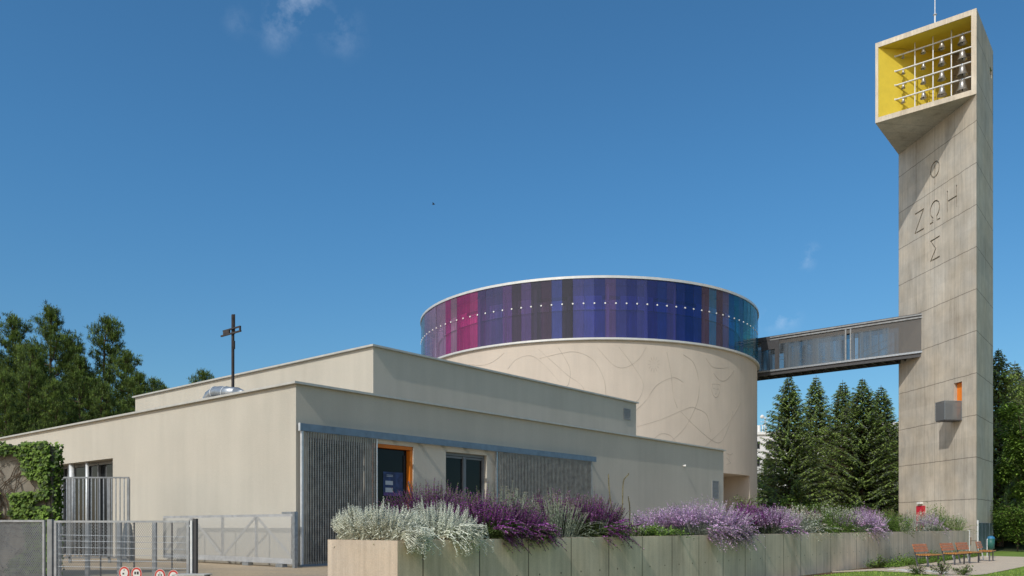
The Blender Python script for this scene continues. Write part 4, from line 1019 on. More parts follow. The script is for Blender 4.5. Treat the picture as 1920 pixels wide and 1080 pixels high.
def pine(h, rad, seed, label, loc, rz=0, n_l=60, name='pine_tree'):
    r = random.Random(seed); root = thing(name, label, 'tree', (0, 0, 0), None)
    tr, cr = MB(), MB()
    tr.tube([(r.gauss(0, .08) * k / 4, r.gauss(0, .08) * k / 4, h * k / 8) for k in range(9)], [h * .016 * (1 - k / 8.3) + .015 for k in range(9)], 8)
    def tuft(c, up, s):
        mi = r.choice((0, 0, 1, 1, 2)) if up.z > -.1 else 0
        for k in range(15):
            d = (up * r.uniform(.35, 1.2) + rdir(r) * .85).normalized(); sv = d.cross(Z); sv = sv.normalized() if sv.length > .01 else Vector((1, 0, 0))
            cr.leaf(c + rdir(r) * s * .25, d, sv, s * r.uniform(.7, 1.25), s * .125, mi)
    for i in range(n_l):
        f = .18 + .80 * (i / n_l); z = h * f; L = rad * min(1, ((1 - f) * 1.9 + .04)) ** .85 * r.uniform(.55, 1.15)
        a = i * 2.399 + r.uniform(-.4, .4); dx, dy = math.cos(a), math.sin(a); up = .15 + .5 * f
        pts = [Vector((dx * L * t, dy * L * t, z + L * (up * t * t + .02 * t))) for t in (0, .25, .5, .75, 1)]
        tr.tube(pts, [.05, .04, .03, .02, .01], 4, cap=False)
        for j in range(int(12 + 21 * L)):
            t = r.uniform(.25, 1) ** .8 * 4; i0 = min(int(t), 3); c = pts[i0].lerp(pts[i0 + 1], t - i0)
            sd_ = Vector((-dy, dx, 0)) * r.gauss(0, .14 + .22 * L * .35) + Vector((dx, dy, 0)) * r.gauss(0, .15) + Z * abs(r.gauss(0, .24))
            tuft(c + sd_, Vector((dx * .4, dy * .4, .9)).normalized(), r.uniform(.22, .36))
        for j in range(3):
            e = pts[4] + Vector((dx, dy, 0)) * r.uniform(-.5, .2) + Vector((-dy, dx, 0)) * r.gauss(0, .35)
            for q in range(4): tuft(e + Z * q * .16, Z, .22 - .03 * q)
    for k in range(22):
        q = k / 22; tuft(Vector((r.gauss(0, .10 * (1 - q) + .02), r.gauss(0, .10 * (1 - q) + .02), h * (.90 + .10 * q))), Z, .24)
    tr.build('trunk', M['bark'], root); cr.build('crown', M['pine'], root)
    root.location = loc; root.rotation_euler.z = rz; return root
def leafy(h, rx, seed, name, label, cat, loc, n=5200, leafs=.16, z0=.1, mats=None):
    r = random.Random(seed); root = thing(name, label, cat, (0, 0, 0), None)
    tr, cr = MB(), MB(); tr.tube([(0, 0, h * k / 6 * .8) for k in range(7)], [max(.02, h * .014 * (1 - k / 7)) for k in range(7)], 7)
    cl = []
    for i in range(int(26)):
        d = rdir(r); f = r.uniform(.3, .95); c = Vector((d.x * rx * f, d.y * rx * f, h * (.5 + z0 / 2) + d.z * h * (.5 - z0 / 2) * f)); cl.append((c, r.uniform(.22, .42) * rx))
        tr.tube([Vector((0, 0, max(.1, c.z * .6))), c.lerp(Vector((0, 0, c.z)), .5), c], [.04, .03, .01], 4, cap=False)
    for i in range(n):
        c, rr = r.choice(cl); d = rdir(r); p = c + Vector((d.x, d.y, d.z * .9)) * rr * r.uniform(.55, 1.15)
        if p.z < .05: continue
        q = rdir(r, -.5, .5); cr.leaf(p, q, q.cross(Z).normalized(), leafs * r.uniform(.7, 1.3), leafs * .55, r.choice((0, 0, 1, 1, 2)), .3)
    tr.build('trunk', M['bark'], root); cr.build('crown', mats or M['leafy'], root)
    root.location = loc; return root
def Lx(px, Y, z=.6): return ((px - CX) / FPX * Y, Y, z)
def hgt(y, Y, z=.6): return EYE + (HY - y) / FPX * Y - z
s1 = spruce(hgt(703, 74), 5.6, 11, 'spruce nearest the drum, leftmost and tallest of the row between drum and tower', Lx(1480, 74)); s1['group'] = 'spruces behind the planter'
s2 = spruce(hgt(705, 80), 5.2, 12, 'thin topped spruce, second from the drum', Lx(1529, 80)); s2['group'] = 'spruces behind the planter'; s2.rotation_euler = (R_(1.6), R_(-1.2), .4)
s3 = spruce(hgt(712, 77), 5.2, 13, 'spruce with a fine pointed tip, third from the drum', Lx(1580, 77)); s3['group'] = 'spruces behind the planter'
s4 = spruce(hgt(708, 74), 5.5, 14, 'bushy topped spruce, fourth from the drum', Lx(1616, 74)); s4['group'] = 'spruces behind the planter'; s4.scale = (1.15, 1.1, 1.0); s4.rotation_euler = (0, R_(1.3), 1.0)
copy_tree(s2, Lx(1652, 76), 2.0, (1.05, 1.05, .90), 'shorter broad spruce just left of the concrete tower', 'spruces behind the planter')
copy_tree(s3, Lx(1684, 84), 1.0, (1.1, 1.1, .80), 'spruce half hidden behind the left edge of the concrete tower', 'spruces behind the planter')
copy_tree(s1, Lx(1440, 90), 4.0, .62, 'low dark spruce squeezed behind the drum edge', 'spruces behind the planter')
copy_tree(s4, Lx(1500, 92), 5.0, .72, 'spruce in the second row behind the gap between the first two spruces', 'spruces behind the planter')
copy_tree(s1, Lx(1560, 94), 2.6, .74, 'spruce in the second row behind the gap in the middle', 'spruces behind the planter')
copy_tree(s2, Lx(1636, 92), 3.3, .80, 'spruce in the second row, rightmost before the tower', 'spruces behind the planter')
# right of the tower: tall dark spruces and a leafy tree in front
copy_tree(s1, Lx(1872, 62, .1), 1.2, (.95, .95, 1.02), 'dark spruce whose top shows right beside the tower edge', 'dark spruces right of the tower')
copy_tree(s3, Lx(1903, 70, .1), .4, (1.0, 1.0, 1.06), 'dark spruce with a slender tip at the right picture edge', 'dark spruces right of the tower')
copy_tree(s4, Lx(1938, 66, .1), 2.4, (1.0, 1.0, 1.02), 'dark spruce cut by the right picture edge', 'dark spruces right of the tower')
leafy(hgt(735, 55, .1), 2.3, 40, 'leafy_tree', 'bright green leafy tree in front of the dark spruces at the right edge', 'tree', Lx(1926, 55, .1), 15000, .26, .05)
leafy(3.4, 1.9, 41, 'leafy_shrub', 'rounded green shrub at the foot of the trees behind the gravel', 'shrub', Lx(1908, 50, .1), 4200, .16, .02)
leafy(3.0, 1.4, 45, 'leafy_shrub', 'dark shrub in the shade between the tower and the leafy tree', 'shrub', Lx(1880, 60, .1), 2600, .16, .02)
leafy(3.2, 2.4, 42, 'leafy_shrub', 'wide light green shrub behind the planting left of the tower row', 'shrub', Lx(1486, 60), 4200, .18, .02)
leafy(2.7, 1.8, 43, 'leafy_shrub', 'low green shrub below the spruces just left of the tower', 'shrub', Lx(1615, 64), 3400, .18, .02)
leafy(3.0, 1.2, 44, 'pale_young_tree', 'pale leaved young tree beside the drum porch', 'tree', tuple(B(23.3, -.1, 0) + U * 3.0 + N * .4 + Z * .62), 1900, .10, .15, [M['greyleaf'], M['lime_leaf']] if 'lime_leaf' in M else [M['greyleaf'], M['sage2'], M['lamb2']])
# pines behind the wing at left
G = 'pines behind the low wing'
def pn(px, y, Y, rad, seed, label, src=None, **k):
    h = hgt(y, Y)
    if src is None: o = pine(h, rad, seed, label, Lx(px, Y), **k)
    else: o = copy_tree(src, Lx(px, Y), seed, h / src['h'], label)
    o['group'] = G; o['h'] = h if src is None else src['h']; return o
p1 = pn(96, 577, 56, 3.6, 21, 'tallest pine behind the wing, its top highest of the left trees')
p2 = pn(203, 598, 58, 3.0, 22, 'pine with a narrow spire top, right one of the left group')
p3 = pn(28, 596, 58, 3.3, 23, 'broad pine left of the tallest one')
pn(62, 650, 52, 1.1, 0, 'darker pine in front between the broad and the tallest pine', p2)
pn(150, 668, 52, 2.2, 0, 'low bushy pine between the tallest and the spire topped pine', p1)
pn(240, 662, 54, 3.0, 0, 'slanting pine at the right end of the left group', p3)
pn(-25, 628, 56, .7, 0, 'pine cut by the left picture edge', p1)
pn(10, 700, 46, 4.1, 0, 'low pine just above the wing roof at the left edge', p3)
pn(195, 720, 47, 5.0, 0, 'low pine just above the wing roof below the spire topped one', p2)
pn(105, 715, 46, 5.6, 0, 'low pine above the wing roof below the tallest one', p3)
pn(132, 640, 60, 4.4, 0, 'pine filling the gap behind the tallest and the spire topped pine', p3)
pn(262, 700, 52, 1.7, 0, 'low pine at the right foot of the left group above the roof', p1)
pn(60, 690, 49, 2.7, 0, 'low pine above the wing roof left of the tallest one', p2)
pn(289, 712, 70, .3, 0, 'small distant pine tip right of the left group', p2)
pn(308, 726, 74, 3.3, 0, 'smallest pine tip above the upper block roof edge at its left end', p3)
pn(381, 697, 78, 2.3, 0, 'single pine tip peeking over the upper block roof left of the cross', p2)

# ------------------------------------------------------------------ far white building behind the spruces
bb = thing('white_building', 'distant white building with roof antennas behind the spruces', 'building', Lx(1560, 150, 0))
mb = MB(); y0 = 150; x0, x1 = Lx(1395, y0)[0], Lx(1800, y0)[0]; zt = EYE + (HY - 815) / FPX * y0
mb.box((x0, y0, 0), (x1 - x0, 0, 0), (0, 14, 0), (0, 0, zt)); wl = mb.build('wall', simple('white_render', (.72, .71, .70), .8, 0, .06, .6), bb)
for row in range(4):
    for k in range(14):
        mb = MB(); mb.box((x0 + 1.2 + k * 2.8, y0 - .06, zt - 2.6 - row * 3.2), (1.7, 0, 0), (0, .05, 0), (0, 0, 1.4)); f = mb.build('window', M['grey_frame'], bb)
        mb = MB(); mb.box((x0 + 1.3 + k * 2.8, y0 - .075, zt - 2.5 - row * 3.2), (1.5, 0, 0), (0, .012, 0), (0, 0, 1.2)); mb.build('pane', M['glass_dark'], f)
mb = MB(); mb.box((x0 - .3, y0 - .3, zt), (x1 - x0 + .6, 0, 0), (0, 14.6, 0), (0, 0, .5)); mb.box((Lx(1650, y0)[0], y0 + 3, zt + .5), (9, 0, 0), (0, 6, 0), (0, 0, 2.2)); rf = mb.build('roof', M['white'], bb)
mb = MB()
for px_, h_ in ((1418.5, 1.6), (1422.5, 1.8)): 
    c = Lx(px_, y0 + 1); mb.tube([(c[0], c[1], zt + .5), (c[0], c[1], zt + h_)], .35, 10)
for px_, y_ in ((1430, 798), (1434.5, 781), (1437, 800)):
    c = Lx(px_, y0 + 1); mb.tube([(c[0], c[1], zt + .4), (c[0], c[1], EYE + (HY - y_) / FPX * (y0 + 1))], .09, 6)
c = Lx(1434.5, y0 + 1)
for dz in (0, -.7, -1.3): mb.tube([(c[0] - .8, c[1], EYE + (HY - 784) / FPX * 151 + dz), (c[0] + .8, c[1], EYE + (HY - 784) / FPX * 151 + dz)], .05, 5)
c = Lx(1429, y0 + .5); mb.lathe([(.001, -.4), (.35, -.2), (.4, .1), (.001, .4)], (c[0], c[1], EYE + (HY - 782) / FPX * 151), 10)
mb.build('antenna_mast', M['white'], rf)

# ------------------------------------------------------------------ cross and duct on the roof
CXp = at(437, 25); zr = ZT - .35
cr_ = thing('roof_cross', 'tall dark steel cross standing on the flat roof', 'cross', (CXp.x, CXp.y, zr))
def cp(dn, du, z): return CXp + N * dn + U * du + Z * z
zc = lambda y: EYE + (HY - y) / FPX * 25
M['corten'] = simple('dark_weathered_steel', (.055, .045, .042), .6, .4, .4, 8)
mb = MB(); mb.box(cp(-.045, -.04, zr), N * .075, U * .06, Z * (zc(590) - zr)); mb.box(cp(-.085, -.02, zc(627)), N * .035, U * .04, Z * (zc(590) - zc(627))); mb.box(cp(-.085, -.03, zc(655)), N * .035, U * .05, Z * .25); mb.build('post', M['corten'], cr_)
mb = MB(); za1 = zc(622)
mb.box(cp(-.54, -.09, za1 - .09), N * 1.10, U * .045, Z * .045); mb.box(cp(-.52, -.09, za1 + .05), N * .96, U * .045, Z * .04)
mb.box(cp(-.52, -.09, za1 - .045), N * .05, U * .045, Z * .095); mb.box(cp(.08, -.09, za1 - .045), N * .34, U * .045, Z * .095); mb.build('crossbar', M['corten'], cr_)
mb = MB(); mb.box(cp(-.16, .06, zr + .2), N * .02, U * .02, Z * .85); mb.build('lightning_wire', M['steel'], cr_)
dq = lambda px, y, Y: at(px, Y, y)
duct = thing('ventilation_duct', 'galvanised elbow duct lying on the roof below the cross', 'duct', tuple(at(390, 23.6, 750)))
mb = MB(); Yd = 23.4
path = [at(390, Yd + .4, 775), at(391, Yd + .4, 752), at(394.5, Yd + .35, 743), at(403, Yd + .25, 736.5), at(413, Yd + .1, 735.5), at(424, Yd - .1, 736.5), at(445, Yd - .5, 738)]
mb.tube(path, .175, 20); mb.tube([at(445, Yd - .5, 738), at(462, Yd - .7, 735.5)], [.175, .03], 20)
mb.build('duct_pipe', M['steel'], duct, True)
mb = MB()
for a, b in ((path[1], path[2]), (path[3], path[4]), (path[5], path[5] + (path[6] - path[5]) * .2)):
    d = (b - a).normalized(); mb.tube([a, a + d * .035], .186, 20)
mb.build('duct_collar', M['steel_white'], duct)

# ------------------------------------------------------------------ sliding gate along the end wall
gx = -.42                                             # distance in front of the end wall
def Gt(b, z, d=0): return B(gx - d, b, z)
gb0, gb1 = b_of(549, gx), b_of(306, gx); yg = Gt(gb0, 0).y
gz1 = EYE + (HY - 963.5) / FPX * yg; gz0 = EYE + (HY - 1058) / FPX * yg
ga = thing('sliding_gate', 'galvanised sliding gate with diagonal braces parked along the sunlit end wall', 'gate', tuple(Gt(gb0, ZG)))
mb = MB()
mb.box(Gt(gb0, gz1 - .06), N * (gb1 - gb0), U * .06, Z * .06); mb.box(Gt(gb0, gz0), N * (gb1 - gb0), U * .09, Z * .13)
for q in (gb0, gb1 - .07): mb.box(Gt(q, gz0 + .13), N * .07, U * .06, Z * (gz1 - gz0 - .19))
nb = 4; xs = [gb0 + (gb1 - gb0) * k / nb for k in range(nb + 1)]
for q in (xs[1], xs[2], xs[3]): mb.box(Gt(q - .03, gz0 + .13), N * .06, U * .05, Z * (gz1 - gz0 - .19))
mb.build('gate_frame', M['zinc'], ga)
mb = MB()
for k in range(nb):
    a, b = (xs[k], xs[k + 1]); zz0, zz1 = (gz0 + .15, gz1 - .08) if k % 2 == 0 else (gz1 - .08, gz0 + .15)
    mb.bar(Gt(a + .05, zz0, -.02), Gt(b - .05, zz1, -.02), .035, .05)
mb.build('brace', M['zinc'], ga)
M['gmesh'] = meshmat('fine_galvanised_mesh', (.60, .60, .58), .5)
mb = MB(); mb.face([Gt(gb0, gz0 + .13, .0), Gt(gb1, gz0 + .13, .0), Gt(gb1, gz1 - .06, .0), Gt(gb0, gz1 - .06, .0)]); mb.build('mesh_infill', M['gmesh'], ga)
for px_ in (532, 468):
    q = b_of(px_, gx); mb = MB(); mb.box(Gt(q, ZG + .002, .04), N * .28, U * .14, Z * (gz0 - ZG - .01)); mb.build('roller', M['steel'], ga)
mb = MB(); mb.box(Gt(gb0 - .1, ZG, .02), N * .09, U * .09, Z * (gz1 - ZG + .05)); mb.box(Gt(gb0 - .05, gz1 + .003, .0), N * .5, U * .08, Z * .05); mb.build('guide_post', M['steel'], ga)

# ------------------------------------------------------------------ barred gate and covered parasol by the garden window
def VF(px, z, Y=22.0): return Vector(((px - CX) / FPX * Y, Y, z))
zt22 = EYE + (HY - 894) / FPX * 22
bg_ = thing('barred_gate', 'tall light steel gate with vertical bars in front of the garden window', 'gate', tuple(VF(107, ZG)))
mb = MB(); mb.box(VF(105, zt22 - .04), VF(241, 0) - VF(105, 0), (0, .05, 0), (0, 0, .04)); mb.box(VF(105, ZG + .12), VF(241, 0) - VF(105, 0), (0, .05, 0), (0, 0, .05))
for px_ in (105, 128, 202, 238): mb.box(VF(px_, ZG), (.06, 0, 0), (0, .06, 0), (0, 0, zt22 - ZG - .042))
mb.build('gate_frame', M['rail'], bg_)
mb = MB()
for k in range(17):
    px_ = 108 + k * 7.7
    mb.box(VF(px_, ZG + .17) + Vector((0, .015, 0)), (.022, 0, 0), (0, .022, 0), (0, 0, zt22 - ZG - .212))
mb.build('bars', M['steel'], bg_)
c = VF(239.5, ZG, 22.8); hz = EYE + (HY - 979) / FPX * 22.8 - ZG
mb = MB(); mb.lathe([(.15, 0), (.145, hz * .5), (.13, hz * .75), (.10, hz * .92), (.05, hz * .99), (.001, hz)], (c.x, c.y, ZG), 12)
solo(mb, 'covered_parasol', simple('blue_grey_cover_cloth', (.10, .13, .16), .8, 0, .3, 6, .5), 'closed parasol in a blue grey cover beside the garden window', 'parasol', (c.x, c.y, ZG), None, True)

# ------------------------------------------------------------------ ivy wall at left
YI = 16.0; xi1 = (98 - CX) / FPX * YI; zi = EYE + (HY - 836) / FPX * YI
mb = MB(); mb.box((-24, YI, 0), (24 + xi1, 0, 0), (0, .25, 0), (0, 0, zi)); iw = solo(mb, 'garden_wall', concrete('stained_wall_concrete', (.22, .20, .165), 0, 0, (1, 0, 0), 2.0, 0), 'grey concrete garden wall overgrown by creeper at the left edge', 'wall', (xi1, YI, 0))
iv = thing('creeper', 'green creeper with bare brown runners climbing the left garden wall', 'plant', (xi1 - 1, YI, .3))
r = random.Random(5); vm, lm = MB(), MB()
pts_v = []
for k in range(70):
    p = Vector((r.uniform(xi1 - 3.2, xi1 - .05), YI - .02, r.uniform(.6, 1.4))); d = Vector((r.uniform(-.8, .8), 0, 1)).normalized(); line = [p.copy()]
    for j in range(22):
        d = (d + Vector((r.gauss(0, .55), 0, r.gauss(.04, .3)))).normalized(); p = p + d * .13
        p.x = min(max(p.x, -20), xi1 - .02); p.z = min(p.z, zi - .02); line.append(p.copy() + Vector((0, r.uniform(-.015, .0), 0)))
    vm.tube(line, [.012 * (1 - j / 30) for j in range(len(line))], 4, cap=False); pts_v += line
for i in range(11000):
    x = xi1 - abs(r.gauss(0, 1)) * 1.6; z = r.uniform(.7, zi + .08)
    n1 = 1.5 * noise.noise(Vector((x * 1.5, z * 1.9, 3.1))) + .5 * noise.noise(Vector((x * 3.1, z * 3.3, 7)))
    dens = (x - (xi1 - .75)) * 1.4 + .15 if x > xi1 - .8 else -.12
    if z > zi - .18: dens += .35
    if z < 2.0: dens += .25
    if 2.15 < z < 2.45: dens += .22
    if n1 + dens < .40: continue
    dpt = r.uniform(.03, .16)
    if r.random() < .1 and x > xi1 - .3: x += r.uniform(0, .3)
    c = Vector((min(x, xi1 + .16), YI - dpt, z)); d = Vector((r.uniform(-.8, .8), -r.uniform(.2, .7), -r.uniform(.1, .9))).normalized(); sv = d.cross(Vector((0, -1, .3))).normalized()
    s_ = r.uniform(.04, .085)
    mi = r.choice((0, 1, 1, 2)); lm.leaf(c, d, sv, s_, s_ * .6, mi, .1)
    for sg in (-1, 1): lm.leaf(c, (d * .6 + sv * sg * .7).normalized(), (sv - d * sg).normalized(), s_ * .8, s_ * .42, mi, .1)
for i in range(900):
    z = r.uniform(.7, zi + .06); c = Vector((xi1 + r.uniform(.0, .09), YI + r.uniform(-.02, .24), z)); d = Vector((r.uniform(.1, .8), -r.uniform(.1, .8), -r.uniform(.0, .9))).normalized(); sv = d.cross(Vector((0, -1, .3))).normalized(); s_ = r.uniform(.05, .09)
    lm.leaf(c, d, sv, s_, s_ * .7, r.choice((0, 1, 2)), .1)
vm.build('runners', simple('creeper_runner', (.10, .07, .045), .9), iv); lm.build('leaves', [M['leafy'][0], leafmat('creeper_leaf', (.16, .25, .04), .3, .3), M['leafy'][2]], iv)

# ------------------------------------------------------------------ mesh fence and gate in the foreground
YF = 12.0
def V(px, z, Y=YF): return Vector(((px - CX) / FPX * Y, Y, z))
zf = EYE + (HY - 975) / FPX * YF; g0 = .30
M['fmesh'] = simple('mesh_wire_steel', (.15, .165, .18), .45, .6, .2, 12)
def lattice(mb, x0, x1, z0, z1, Y, pitch, wd, slope=1.0):
    for sg in (1, -1):
        H_ = (z1 - z0) / slope; k = x0 - H_ if sg > 0 else x0
        end = x1 if sg > 0 else x1 + H_
        while k < end:
            a = Vector((k, 0, z0)); b = Vector((k + sg * H_, 0, z1))
            t0, t1 = 0, 1; dx = b.x - a.x
            for lim, s in ((x0, 1), (x1, -1)):
                ta = (lim - a.x) / dx
                if (dx > 0) == (s > 0): t0 = max(t0, ta)
                else: t1 = min(t1, ta)
            if t1 > t0 + .003:
                p, q = a.lerp(b, t0), a.lerp(b, t1); n = (q - p).normalized(); sv = Vector((-n.z, 0, n.x)) * wd / 2; o = Vector((0, Y + (.002 if sg > 0 else 0), 0))
                mb.face([p - sv + o, q - sv + o, q + sv + o, p + sv + o])
            k += pitch
fe = thing('mesh_fence_panel', 'dense metal mesh fence panel in front of the creeper wall', 'fence', tuple(V(82, g0)))
mb = MB(); x0, x1 = V(-330, 0).x, V(83, 0).x
mb.box((x0, YF, zf - .03), (x1 - x0, 0, 0), (0, .04, 0), (0, 0, .03)); mb.box((x1 - .03, YF, g0), (.03, 0, 0), (0, .04, 0), (0, 0, zf - g0 - .03)); mb.box((x0, YF, g0), (.03, 0, 0), (0, .04, 0), (0, 0, zf - g0 - .03)); mb.box((x0 + .03, YF, g0), (x1 - x0 - .06, 0, 0), (0, .04, 0), (0, 0, .03))
mb.build('frame', M['steel'], fe)
mb = MB(); lattice(mb, x0 + .03, x1 - .03, g0 + .03, zf - .03, YF + .02, .030, .0135, 1.5); mb.build('mesh', M['fmesh'], fe)
mb = MB(); mb.box(V(88, 0), (.07, 0, 0), (0, .07, 0), (0, 0, zf + .01)); solo(mb, 'fence_post', M['rail'], 'square galvanised post between the fence panel and the mesh gate', 'post', tuple(V(88, 0)))
gt = thing('mesh_gate', 'galvanised gate leaf with open diamond mesh in the left foreground', 'gate', tuple(V(101, g0)))
zf2 = zf - .008; x0, x1 = V(101, 0).x, V(354, 0).x
mb = MB(); mb.box((x0, YF, zf2 - .03), (x1 - x0, 0, 0), (0, .04, 0), (0, 0, .03)); mb.box((x0, YF, g0 + .03), (.035, 0, 0), (0, .04, 0), (0, 0, zf2 - g0 - .06)); mb.box((x1 - .035, YF, g0 + .03), (.035, 0, 0), (0, .04, 0), (0, 0, zf2 - g0 - .06)); mb.box((x0, YF, g0), (x1 - x0, 0, 0), (0, .04, 0), (0, 0, .03))
mb.build('frame', M['steel'], gt)
mb = MB(); lattice(mb, x0 + .035, x1 - .035, g0 + .03, zf2 - .03, YF + .02, .032, .0042, 1.5); mb.build('mesh', M['fmesh'], gt)
for nm, px_, w_, mt in (('steel gate post nearest the gate leaf, right end', 354.8, .045, 'steel_white'),): 
    mb = MB(); mb.box(V(px_ + 1.5, 0), (.03, 0, 0), (0, .05, 0), (0, 0, zf2)); mb.box(V(px_ + 1.5, zf - .1) + Vector((-.03, .01, 0)), (.028, 0, 0), (0, .02, 0), (0, 0, .03)); solo(mb, 'gate_post', M[mt], nm, 'post', tuple(V(px_, 0)))
mb = MB(); mb.box(V(360, 0) + Vector((0, .02, 0)), (.052, 0, 0), (0, .08, 0), (0, 0, zf + .02)); solo(mb, 'gate_post', M['steel_dark'], 'thick dark post at the right end of the foreground gate', 'post', tuple(V(360, 0)))
wf = thing('wire_fence', 'low fence of horizontal wires on steel posts behind the mesh gate', 'fence', tuple(V(108, .4, 13.2)))
for px_ in (105, 159, 219, 285): mb = MB(); mb.box(V(px_, .3, 13.2), (.058, 0, 0), (0, .06, 0), (0, 0, EYE + (HY - 979) / FPX * 13.2 - .3)); mb.build('post', M['steel'], wf)
for px_ in (187, 250, 321): mb = MB(); mb.box(V(px_, .55, 13.25), (.018, 0, 0), (0, .02, 0), (0, 0, EYE + (HY - 979) / FPX * 13.2 - .55)); mb.build('rod', M['steel_dark'], wf)
for k, y_ in enumerate((1003, 1014, 1026, 1039, 1050, 1062)):
    mb = MB(); z = EYE + (HY - y_) / FPX * 13.2; mb.tube([V(105, z, 13.17), V(354, z - .035, 13.17)], .0045, 5); mb.build('wire', M['steel'], wf)
# round traffic signs low in front of the gate
M['sred'] = simple('sign_red', (.50, .045, .03), .5, 0, .06); M['swhite'] = simple('sign_white', (.66, .64, .60), .5, 0, .05); M['sblack'] = simple('sign_black', (.02, .02, .02), .5)
def sign(px, ytop, label, pict):
    Y = 11.4; rr = 12.3 / FPX * Y; rw = 10.3 / FPX * Y; z = EYE + (HY - ytop) / FPX * Y - rr; c = V(px, z, Y)
    root = thing('round_sign', label, 'sign', tuple(V(px, z, Y)), 'round red edged traffic signs by the gate')
    def disc(f, d0, d1, name, mat):
        mb = MB(); n = 40; ring = [Vector((c.x + rw * f * math.cos(6.2832 * k / n), 0, z + rr * f * math.sin(6.2832 * k / n))) for k in range(n)]
        mb.face([p + Vector((0, Y - d1, 0)) for p in ring])
        for k in range(n): a, b = ring[k], ring[(k + 1) % n]; mb.face([a + Vector((0, Y - d0, 0)), b + Vector((0, Y - d0, 0)), b + Vector((0, Y - d1, 0)), a + Vector((0, Y - d1, 0))])
        return mb.build(name, mat, root)
    disc(1.0, -.004, .0, 'plate', M['swhite']); disc(.95, .0, .002, 'red_border', M['sred']); disc(.68, .002, .004, 'white_field', M['swhite'])
    mb = MB()
    for (x, zz_, w_, h_) in pict: mb.box((c.x + x * rw - w_ * rw / 2, Y - .006, z + zz_ * rr - h_ * rr / 2), (w_ * rw, 0, 0), (0, .002, 0), (0, 0, h_ * rr))
    mb.build('pictogram', M['sblack'], root)
    mb = MB(); mb.box((c.x - .012, Y + .006, 0), (.024, 0, 0), (0, .02, 0), (0, 0, z + rr * .5)); mb.build('stake', M['steel'], root)
sign(233, 1062, 'round red bordered sign with a small black marker, leftmost of four', [(0, .45, .16, .2), (-.15, -.1, .3, .25)])
sign(256, 1063.5, 'round red bordered sign with two black vehicles, second from left', [(-.22, .12, .3, .4), (.25, .12, .34, .44)])
sign(300, 1067, 'round red bordered sign, third from left behind the brown board', [(0, .4, .2, .14), (-.2, .1, .3, .2), (.25, .1, .2, .3)])
sign(325, 1068.5, 'round red bordered sign, rightmost of four above the brown board', [(0, .1, .5, .3)])
mb = MB(); mb.box(V(322, EYE + (HY - 1079.6) / FPX * 11.2, 11.2), V(383, 0, 11.2) - V(322, 0, 11.2), (0, .3, 0), (0, 0, .015), 0); mb.box(V(345, .8, 11.22), V(381, 0, 11.2) - V(345, 0, 11.2), (0, .26, 0), (0, 0, EYE + (HY - 1079.6) / FPX * 11.2 - .801), 1)
mb.box(V(347, 0, 11.3), (.04, 0, 0), (0, .04, 0), (0, 0, .799), 1); mb.box(V(376, 0, 11.3), (.04, 0, 0), (0, .04, 0), (0, 0, .799), 1)
solo(mb, 'letter_box', [M['coping'], simple('dark_brown_paint', (.05, .03, .02), .6)], 'dark brown box with a pale lid at the bottom edge beside the signs', 'box', tuple(V(352, 0, 11.2)))

# ------------------------------------------------------------------ benches
be = thing('park_bench', 'slatted wooden bench nearest the camera, leftmost of four on the gravel', 'bench', (0, 0, 0), 'park benches on the gravel')
bw_ = 1.25
mb = MB()
for k in range(6): mb.box((-bw_ / 2, -.02 + k * .085, .43 + (.015 if k in (0,) else 0)), (bw_, 0, 0), (0, .062, 0), (0, 0, .035))
mb.build('seat', M['wood'], be)
mb = MB()
for k in range(3): mb.box((-bw_ / 2, -.07 - k * .035, .56 + k * .105), (bw_, 0, 0), (0, .03, -.008), (0, -.02, .082))
mb.build('backrest', M['wood_red'], be)
for x in (-bw_ / 2 + .1, bw_ / 2 - .15):
    mb = MB(); mb.bar((x + .025, .0, 0), (x + .025, -.09, .45), .05, .045, (0, 1, 0)); mb.bar((x + .025, -.09, .45), (x + .025, -.17, .86), .05, .03, (0, 1, 0)); mb.build('leg', M['steel_white'] if x < 0 else M['cast'], be)
    mb = MB(); mb.bar((x + .025, .36, 0), (x + .025, .36, .42), .05, .045, (0, 1, 0)); mb.bar((x + .025, -.08, .40), (x + .025, .46, .40), .045, .035); mb.build('leg', M['cast'], be)
def bench_at(o, px, Y, rz, lab=None):
    c = ((px - CX) / FPX * Y, Y, .076)
    if o is be: o.location = c; o.rotation_euler.z = rz; return o
brz = R_(90 - 46 + 180 - 180)
def face(deg): return R_(-deg)                      # the local +Y of the bench looks this way (from +Y towards +X)
spots = [(1731, 31.4, 138), (1781, 33.0, 138), (1809, 34.4, 138), (1841, 36.4, 128)]
be.location = ((spots[0][0] - CX) / FPX * spots[0][1], spots[0][1], .076); be.rotation_euler.z = face(spots[0][2])
for (px_, Y, dg), lb in zip(spots[1:], ('slatted wooden bench, second from the left on the gravel', 'slatted wooden bench, third from the left near the planter end', 'slatted wooden bench farthest away, in front of the tower foot')):
    copy_tree(be, ((px_ - CX) / FPX * Y, Y, .076), face(dg), 1, lb, 'park benches on the gravel')
